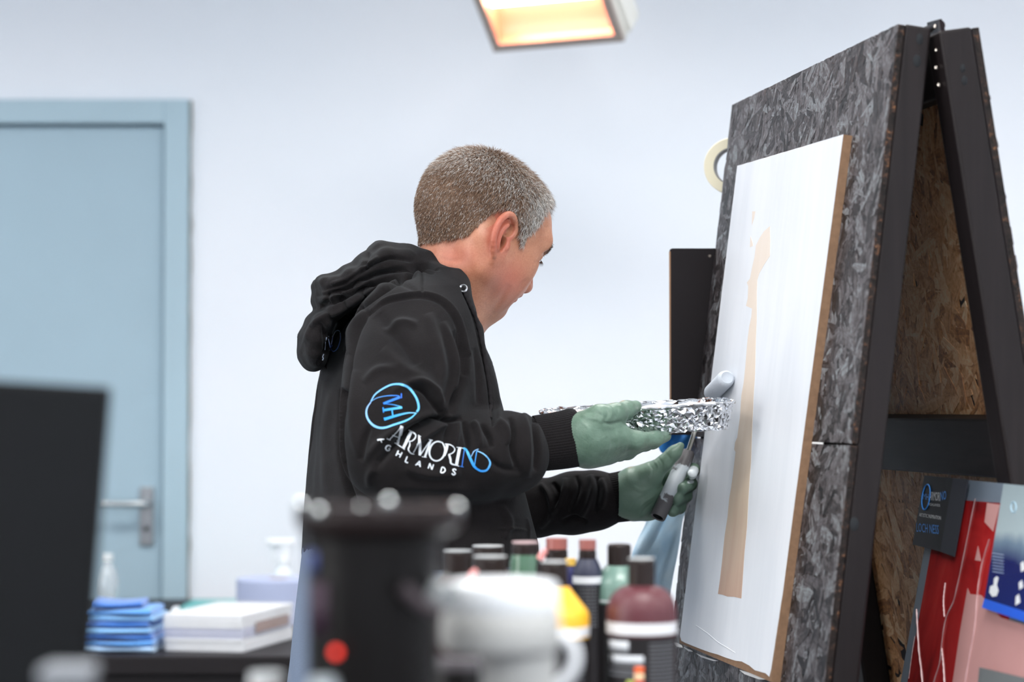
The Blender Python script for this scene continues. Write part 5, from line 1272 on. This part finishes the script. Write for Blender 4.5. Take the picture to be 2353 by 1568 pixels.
lathe('bottle', [(0, 0), (.033, 0), (.035, .004), (.035, hb*.6), (.028, hb*.8), (.014, hb*.97), (.013, hb)], (sx_, Ys, TZ+.0005), simple('cloudy_plastic', srgb(222, 230, 236), .25), s_)
lathe('collar', [(.0, 0), (.015, 0), (.015, .018), (.011, .02), (0, .02)], (sx_, Ys, TZ+hb), WPL, s_)
sh_ = z_px(1242, Ys); box('spray_head', (sx_-.004, Ys, sh_-.006), (.064, .022, .020), WPL, s_, bev=.006); box('spray_neck', (sx_+.006, Ys, (sh_+TZ+hb)/2), (.022, .02, sh_-TZ-hb), WPL, s_, bev=.005)
tube('trigger', [(sx_-.020, Ys, sh_-.014), (sx_-.027, Ys, sh_-.03), (sx_-.022, Ys, sh_-.046), (sx_-.026, Ys, sh_-.056)], [.005, .0045, .004, .0035], WPL, s_, flat=1.4); tube('nozzle', [(sx_-.036, Ys, sh_-.004), (sx_-.043, Ys, sh_-.004)], .006, WPL, s_)
Yw = 5.0; wx = float(P(246, 1330, Yw)[0]); wbz = z_px(1273, Yw)-TZ
wbt = thing('water_bottle', 'clear plastic water bottle with white cap behind the blue cloths', 'bottle', (wx, Yw, TZ))
CLR = M('clear_plastic', srgb(225, 232, 236), .08); CLR.b.inputs['Alpha'].default_value = .42; CLR.b.inputs['Specular IOR Level'].default_value = .9; CLR.b.inputs['Metallic'].default_value = .25
lathe('bottle_body', [(0, 0), (.022, 0), (.026, .005), (.025, wbz*.2), (.0215, wbz*.33), (.0255, wbz*.42), (.0262, wbz*.58), (.021, wbz*.74), (.012, wbz*.87), (.011, wbz*.9)], (wx, Yw, TZ+.0005), CLR.m, wbt)
lathe('cap', [(0, 0), (.0135, 0), (.0138, .002), (.0135, wbz*.1-.001), (.012, wbz*.1), (0, wbz*.1)], (wx, Yw, TZ+wbz*.9), simple('cap_grey', srgb(214, 220, 222), .4), wbt)
bx = thing('cardboard_box', 'brown cardboard box corner far behind the easel legs', 'box', tuple(P(1975, 1545, 4.9)*[1, 1, 0]))
KR = simple('kraft_card', srgb(176, 138, 108), .8); bz = z_px(1512, 4.9)
box('box_body', (P(1985, 1540, 4.9)[0]+.06, 5.05, bz/2), (.26, .3, bz), KR, bx, bev=.003); box('box_flap', (P(1985, 1540, 4.9)[0]+.06, 4.896, bz-.03), (.25, .004, .05), KR, bx)
# ================================================================ FOREGROUND BOTTLES
DKP = simple('dark_cap', srgb(40, 33, 32), .35); LBK = simple('black_label', srgb(34, 32, 34), .45); BND = simple('white_band', srgb(214, 216, 220), .4); MARK = simple('label_marks', srgb(190, 194, 200), .5); MARKD = simple('label_small_print', srgb(96, 98, 104), .5)
def bottle(label, x, Y, cap, capw, shoulder, col, band=None, labelw=None, captop=None, ringy=None, marks=None, name='paint_bottle', capmat=None, group='paint bottles on the worktop', rough=.45):
    k = Y/FPX; cx_ = float(P(x, 1300, Y)[0]); Z = lambda v: z_px(v, Y)
    t = thing(name, label, 'bottle', (cx_, Y, CT), group)
    base = CT+.0004; pm_ = simple('bottle_'+name, col, rough, var=.06)
    prof = []; last = shoulder[-1]; bodyw = (labelw or last[1])*k
    prof += [(0, 0), (bodyw*.94, 0), (bodyw, .004), (bodyw, Z(last[0])-base-.001)]
    for (v, w) in reversed(shoulder): prof.append((w*k, Z(v)-base))
    prof.append((shoulder[0][1]*k*.7, Z(shoulder[0][0])-base+.001)); prof.append((0, Z(shoulder[0][0])-base+.001))
    lathe('bottle_body', prof, (cx_, Y, base), pm_, t, seg=48)
    ct_, cb_ = cap; cw = capw*k
    lathe('cap', [(0, 0), (cw, 0), (cw, Z(ct_)-Z(cb_)-.002), (cw-.0015, Z(ct_)-Z(cb_)), (cw*.5, Z(ct_)-Z(cb_)+.0005), (0, Z(ct_)-Z(cb_)+.0005)], (cx_, Y, Z(cb_)), capmat or DKP, t, seg=40)
    if captop: lathe('cap_top', [(0, 0), (cw*.98, 0), (cw*.98, captop[1]*k), (0, captop[1]*k+.0004)], (cx_, Y, Z(ct_)), captop[0], t, seg=40)
    if band:
        lathe('neck_band' if False else 'label_band', [(bodyw*.99, 0), (bodyw*1.012, 0), (bodyw*1.012, Z(band[0])-Z(band[1])), (bodyw*.99, Z(band[0])-Z(band[1]))], (cx_, Y, Z(band[1])), BND, t, seg=48)
        hl_ = Z(band[1])-base-.02
        lb_ = lathe('label', [(bodyw*1.0, 0), (bodyw*1.008, 0), (bodyw*1.008, hl_), (bodyw*1.0, hl_)], (cx_, Y, base+.018), LBK, t, seg=48)
        if marks:
            for (u0, u1, v0, v1, mt_) in marks:
                R_ = bodyw*1.012; V = []; F = []; n_ = 8
                for i in range(n_+1):
                    xx = ((u0+(u1-u0)*i/n_)-x)*k; xx = max(min(xx, R_*.99), -R_*.99); yy = -math.sqrt(R_*R_-xx*xx)
                    V += [(cx_+xx, Y+yy, Z(v0)), (cx_+xx, Y+yy, Z(v1))]
                for i in range(n_): F.append((2*i, 2*i+1, 2*i+3, 2*i+2))
                mk = mesh('label_mark', V, F, mt_, lb_, True); md = mk.modifiers.new('s', 'SOLIDIFY'); md.thickness = .0004
    return t
PALE = simple('pale_cap_top', srgb(186, 190, 192), .3); REDC = simple('red_cap', srgb(150, 88, 82), .4); PINKC = simple('pinkish_cap_top', srgb(196, 170, 172), .3)
tl = [(1480, 1540, v, v+3, MARKD) for v in range(1478, 1560, 9)]
bottle('maroon paint bottle with dark cap and black label, nearest the easel', 1474, 2.1, (1285, 1348), 31, [(1346, 33), (1351, 48), (1360, 61), (1373, 71), (1390, 78), (1404, 80), (1424, 80)], srgb(84, 36, 44), band=(1427, 1453), labelw=80, captop=(PALE, 2),
       marks=[(1398, 1440, 1468, 1492, MARK), (1400, 1474, 1500, 1520, MARK), (1398, 1455, 1530, 1536, MARKD), (1398, 1455, 1542, 1548, MARKD), (1453, 1474, 1524, 1540, simple('orange_mark', srgb(226, 96, 44), .5)), (1453, 1474, 1540, 1556, simple('cream_mark', srgb(228, 190, 150), .5)), (1453, 1474, 1556, 1568, simple('red_mark', srgb(196, 50, 50), .5)), (1436, 1453, 1556, 1568, simple('lime_mark', srgb(170, 180, 90), .5))]+[(1486, 1545, v, v+3, MARKD) for v in range(1472, 1564, 9)])
bottle('yellow paint bottle with dark cap, half hidden behind the white jug', 1273, 2.1, (1292, 1350), 32, [(1348, 34), (1362, 44), (1385, 62), (1402, 76), (1415, 81), (1436, 81)], srgb(236, 178, 40), band=(1438, 1460), labelw=81, captop=(PALE, 2), marks=[(1296, 1345, v, v+3, MARKD) for v in range(1480, 1564, 10)])
bottle('dark bottle with pale-topped cap directly behind the white jug', 1126, 2.15, (1280, 1330), 39, [(1328, 44), (1350, 70), (1370, 78)], srgb(48, 34, 34), captop=(PALE, 2))
bottle('dark bottle whose pale cap shows above the one behind the jug', 1121, 2.42, (1256, 1300), 36, [(1298, 38), (1320, 58), (1340, 64)], srgb(46, 34, 36), captop=(PALE, 2))
bottle('dark bottle with flat cap between the black pot and the jug', 1052, 2.28, (1267, 1325), 33, [(1322, 36), (1345, 56), (1360, 64)], srgb(58, 38, 38), captop=(PALE, 2))
bottle('green paint bottle with pinkish cap top', 1207, 2.30, (1248, 1276), 31, [(1275, 32), (1290, 35), (1310, 37), (1330, 39)], srgb(72, 104, 84), captop=(PINKC, 3), rough=.12)
bottle('bottle with brick-red cap behind the yellow paint bottle', 1279, 2.42, (1262, 1296), 25, [(1294, 30), (1315, 48), (1335, 56)], srgb(40, 34, 36), captop=(REDC, 24))
bottle('slim dark blue bottle with red cap and lined black label', 1350, 2.35, (1263, 1287), 20, [(1285, 22), (1296, 27), (1308, 32), (1322, 34)], srgb(38, 42, 64), band=(1324, 1340), labelw=34, captop=(REDC, 22), marks=[(1322, 1378, v, v+3, MARKD) for v in range(1348, 1440, 8)])
bottle('small navy bottle with yellow neck beside the slim blue bottle', 1311, 2.40, (1300, 1304), 13, [(1303, 14), (1312, 17), (1322, 18)], srgb(34, 38, 90), captop=(simple('yellow_neck', srgb(216, 176, 80), .4), 16))
bottle('teal paint bottle with plain black cap', 1423, 2.36, (1251, 1302), 27, [(1300, 30), (1314, 42), (1330, 54), (1346, 60), (1372, 62)], srgb(104, 134, 124), band=(1376, 1380), labelw=62, rough=.3)
for (u, v, Y_, tt) in ((1088, 1318, 2.02, 'a'), (1248, 1272, 2.24, 'b')):
    o = tube('pen_tip', [P(u-7, v+14, Y_), P(u, v, Y_), P(u+8, v-8, Y_)], [.0040, .0036, .0026], simple('salmon_plastic', srgb(214, 140, 138), .5), None); q = P(u-7, v+14, Y_); st__ = tube('pen_shaft', [q, np.array([q[0]-.01, q[1], CT+.002])], .0036, LBK, o)
    o.name = 'marker_pen'; tag(o, 'pen with salmon tip standing by the '+('cap behind the white jug' if tt == 'a' else 'green paint bottle'), 'pen')
# white jug
Yj = 1.45; kj = Yj/FPX; jc = P(1150, 1400, Yj); lc = P(1192, 1520, Yj)
jg = thing('white_jug', 'white plastic jug with wide collar and curved handle, blurred in front', 'jug', (float(lc[0]), Yj, CT))
WJ = simple('white_jug_plastic', srgb(172, 173, 172), .65, var=.03, Specular_IOR_Level=.25)
Zj = lambda v: z_px(v, Yj)
lathe('jug_body', [(0, 0), (.030, 0), (.032, .004), (84*kj, Zj(1560)-CT), (86*kj, Zj(1500)-CT), (60*kj, Zj(1490)-CT), (0, Zj(1488)-CT)], (lc[0], Yj, CT+.0004), WJ, jg, seg=56)
lathe('collar', [(0, 0), (124*kj, 0), (134*kj, .002), (138*kj, .006), (137*kj, Zj(1402)-Zj(1495)-.001), (135*kj, Zj(1402)-Zj(1495)), (0, Zj(1402)-Zj(1495))], (jc[0], Yj, Zj(1495)), WJ, jg, seg=64)
lathe('lid', [(0, 0), (132*kj, 0), (134*kj, .002), (131*kj, Zj(1348)-Zj(1400)), (125*kj, Zj(1338)-Zj(1400)), (108*kj, Zj(1335)-Zj(1400)), (0, Zj(1335)-Zj(1400))], (P(1150, 1400, Yj)[0], Yj, Zj(1401)), simple('jug_lid', srgb(214, 218, 222), .6, Specular_IOR_Level=.25), jg, seg=64)
tube('handle', [P(u, v, Yj) for u, v in spline([(1272, 1470), (1298, 1466), (1318, 1490), (1322, 1522), (1306, 1554), (1276, 1582), (1255, 1620)], 24)], .0029, simple('jug_handle', srgb(226, 229, 233), .5), jg, seg=14, flat=1.3)
# black pot
Yb = 1.38; kb = Yb/FPX; Zb = lambda v: z_px(v, Yb); bc = P(858, 1400, Yb)
bp = thing('black_pot', 'tall glossy black pot with wide rim and side lug, blurred in front', 'pot', (float(bc[0]), Yb, CT))
BG = simple('glossy_black', srgb(9, 7, 7), .35, var=.2); BG2 = simple('dark_rim', srgb(30, 23, 23), .3)
lathe('pot_body', [(0, 0), (138*kb, 0), (142*kb, .003), (152*kb, Zb(1300)-CT), (158*kb, Zb(1235)-CT), (150*kb, Zb(1225)-CT), (0, Zb(1225)-CT)], (bc[0], Yb, CT+.0004), BG, bp, seg=64)
rc_ = P(872, 1180, Yb)
lathe('rim', [(0, 0), (165*kb, -.002), (186*kb, .002), (192*kb, .007), (192*kb, .013), (186*kb, .0165), (170*kb, .017), (166*kb, .014), (0, .014)], (rc_[0], Yb, Zb(1218)), BG2, bp, seg=64)
CHR = M('chrome', srgb(190, 196, 198), .3, 1.0).m
for (u, v) in ((690, 1166), (732, 1180), (828, 1176), (892, 1158), (1050, 1170)):
    q = P(u, v, Yb-.045 if 700 < u < 1000 else Yb-.01); lathe('rim_glint', [(0, .004), (.0022, .0035), (.0036, .001), (.0038, 0), (0, 0)], q, CHR, bp, axis=(0, -.8, .6), seg=16)  # chrome beads added to stand in for specular highlights on the rim
lathe('lug', [(0, 0), (.0100, 0), (.0100, .003), (.007, .006), (.003, .006), (0, .005)], P(1018, 1368, Yb-.030), simple('lug_grey', srgb(120, 124, 126), .3), bp, axis=(.3, -.95, 0), seg=24)
tube('bail_handle', [P(u, v, Yb-.046) for u, v in spline([(925, 1350), (955, 1378), (985, 1398), (1018, 1404)], 14)], .0042, simple('bail_grey', srgb(56, 50, 54), .35), bp, seg=10)
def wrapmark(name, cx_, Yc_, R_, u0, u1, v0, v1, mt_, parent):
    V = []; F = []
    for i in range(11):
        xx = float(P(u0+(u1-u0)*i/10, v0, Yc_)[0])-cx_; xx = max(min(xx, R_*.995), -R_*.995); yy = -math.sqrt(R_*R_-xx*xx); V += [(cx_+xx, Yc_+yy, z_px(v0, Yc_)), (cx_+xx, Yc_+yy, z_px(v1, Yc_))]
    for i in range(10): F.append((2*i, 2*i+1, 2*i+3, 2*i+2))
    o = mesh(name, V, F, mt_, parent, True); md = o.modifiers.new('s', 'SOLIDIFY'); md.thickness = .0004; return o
wrapmark('label', float(bc[0]), Yb, 156*kb, 716, 762, 1330, 1450, simple('purple_reflection', srgb(52, 38, 50), .5), bp)  # purplish reflection in the gloss painted as a patch, not a printed label
wrapmark('label', float(bc[0]), Yb, 158*kb, 712, 735, 1262, 1310, simple('blue_highlight', srgb(44, 58, 112), .5), bp)  # blue highlight on the pot painted as a small patch, no label
led = M('red_lamp', (1, .05, .03, 1), .4).emit((1, .04, .02, 1), 1.6); lathe('indicator_lamp', [(0, .002), (.0022, .0015), (.0028, 0)], P(772, 1500, Yb-.044), led.m, bp, axis=(-.3, -.95, 0), seg=16)
# black tin, two small jars, grey tub, upright panel
def tin(label, x, Y, vt, hw_, mat, lidmat, name='tin', cat='tin'):
    k = Y/FPX; c = P(x, vt, Y); t = thing(name, label, cat, (float(c[0]), Y, CT)); h = float(c[2])-CT
    lathe('tin_body', [(0, 0), (hw_*k*.97, 0), (hw_*k, .002), (hw_*k, h-.010), (hw_*k*.96, h-.008), (0, h-.008)], (c[0], Y, CT+.0004), mat, t, seg=48)
    lathe('lid', [(0, 0), (hw_*k*1.03, 0), (hw_*k*1.04, .003), (hw_*k*1.0, .0075), (hw_*k*.8, .008), (hw_*k*.78, .006), (0, .006)], (c[0], Y, CT+h-.008), lidmat, t, seg=48); return t
tin('black tin with dark grey lid between the pot and the jug', 1052, 1.62, 1512, 56, BG, simple('dark_grey_lid', srgb(72, 68, 72), .35))
tin('small jar with pale lid at the bottom edge left of the pot', 612, 1.42, 1546, 38, simple('pinkish_jar', srgb(150, 110, 108), .3), PALE, 'jar', 'jar')
tin('small jar with bright metal lid in front of the black pot', 742, 1.22, 1560, 30, simple('red_jar', srgb(92, 40, 38), .3), CHR, 'jar', 'jar')
gt = thing('grey_tub', 'small grey tub in front of the black upright panel', 'tub', (float(P(158, 1540, 1.2)[0]), 1.2, CT))
hh_ = z_px(1524, 1.2)-CT; box('tub_body', (P(158, 1540, 1.2)[0], 1.2, CT+hh_/2-.004), (.026, .03, hh_-.010), simple('tub_grey', srgb(98, 102, 108), .5), gt, bev=.003); box('tub_lid', (P(158, 1540, 1.2)[0], 1.2, CT+hh_-.005), (.028, .032, .008), simple('tub_lid_grey', srgb(120, 124, 130), .5), gt, bev=.002)
Ym = 1.46; mn = thing('monitor', 'black upright screen panel, blurred at the left edge', 'monitor', (float(P(60, 1568, Ym)[0]), Ym, CT))
mc = [P(-330, 855, Ym), P(247, 890, Ym), P(150, 2120, Ym), P(-330, 2120, Ym)]
prism('screen_panel', mc, (.0, .018, 0), simple('monitor_black', srgb(15, 17, 20), .6), mn, bev=.003)
box('base_foot', (P(-90, 2100, Ym)[0], Ym+.01, CT+.008), (.14, .12, .016), simple('foot_black', srgb(26, 28, 30), .4), mn, bev=.004)
# ================================================================ BLUE CLOTHS HANGING BEHIND THE HANDS
def drape(name, left, right, Y, mat, amp, nf_, seed, label, nv=70, nu=44, thick=.004):
    """left/right: px polylines top->bottom"""
    L_ = spline(left, nv); R_ = spline(right, nv); V = []; F = []; r = np.random.default_rng(seed); ph = r.uniform(0, 6, 4)
    for j in range(nv):
        for i in range(nu):
            t = i/(nu-1); u = L_[j][0]*(1-t)+R_[j][0]*t; v = L_[j][1]*(1-t)+R_[j][1]*t
            yy = Y+amp*(math.sin(t*nf_*math.pi*2+ph[0]+j*.02)+.35*math.sin(t*nf_*5+ph[1]+j*.07))+.002*math.sin(j*.3+i*.4); V.append(P(u, v, yy))
    for j in range(nv-1):
        for i in range(nu-1): q = j*nu+i; F.append((q, q+1, q+nu+1, q+nu))
    o = mesh(name, V, F, mat, None, True); md = o.modifiers.new('s', 'SOLIDIFY'); md.thickness = thick; tag(o, label, 'cloth'); return o
MC1 = M('light_blue_towel', srgb(140, 196, 236), .95); MC1.color(MC1.ramp(MC1.noise(MC1.coord(), 14, 3), [(.3, srgb(166, 214, 248)), (.7, srgb(210, 236, 252))])); MC1.bump(MC1.noise(MC1.coord(), 700, 2), .6, .0015); MC1.b.inputs['Sheen Weight'].default_value = .4
drape('hanging_towel', [(1598, 905), (1585, 960), (1560, 1050), (1512, 1150), (1486, 1200), (1466, 1250), (1444, 1310), (1436, 1380)], [(1622, 905), (1605, 960), (1595, 1050), (1578, 1150), (1564, 1200), (1556, 1250), (1545, 1320), (1528, 1400)], 3.335, MC1.m, .006, 1.6, 2, 'light blue towel hanging down behind the left side of the easel')
MC2 = M('bright_blue_cloth', srgb(58, 140, 222), .7)
drape('blue_rag', [(1530, 985), (1512, 1012), (1516, 1035), (1528, 1046)], [(1600, 985), (1596, 1010), (1590, 1030), (1580, 1040)], 3.322, MC2.m, .004, 1.2, 5, 'bright blue rag hooked over the towel beside the tray', 24, 30, .002)
# trousers and shoes under the sweatshirt
TR = Field(np.array([P(620, 1400, 3.0)[0], 2.70, .0]), np.array([P(1300, 1400, 3.0)[0], 3.40, 1.16]), .009)
hipc = P(955, 1330, 3.0)
TR.loft([sec(1240, 702, 1215, .19), sec(1400, 684, 1222, .19), sec(1568, 668, 1222, .19), sec(1720, 664, 1222, .18)], .03)
lp0 = np.array([-math.sin(PT), math.cos(PT), 0])
for s_ in (-1, 1):
    hp_ = np.array([hipc[0], 3.0, .86])+lp0*s_*.095; kn = hp_+np.array([.03, 0, -.40]); an = kn+np.array([-.02, 0, -.38])
    TR.cap(hp_, kn, .098, .075, .03); TR.cap(kn, an, .073, .062, .02)
    TR.cap(hp_+[-.03, 0, .03], hp_+[-.01, 0, -.05], .105, .10, .04)
tr_ = TR.mesh('trousers', simple('grey_blue_denim', srgb(104, 118, 140), .85, bump=.3, bscale=300), per, 3)
for s_ in (-1, 1):
    a_ = np.array([hipc[0], 3.0, 0])+lp0*s_*.095; fw = np.array([math.cos(PT), math.sin(PT), 0])
    SF = Field(a_-[.16, .16, .01], a_+[.26, .22, .12], .005)
    SF.cap(a_+fw*-.05+[0, 0, .045], a_+fw*.15+[0, 0, .030], .042, .032, .02); SF.cap(a_+fw*-.03+[0, 0, .06], a_+fw*-.01+[0, 0, .10], .045, .045, .02); SF.cap(a_+fw*.15+[0, 0, .03], a_+fw*.19+[0, 0, .028], .034, .028, .01)
    SF.op(lambda X: .002-X[..., 2], a_-[.2, .2, .02], a_+[.3, .3, .15], .002, 'i')
    SF.mesh('shoe', simple('black_shoe', srgb(30, 30, 32), .6), per, 1)
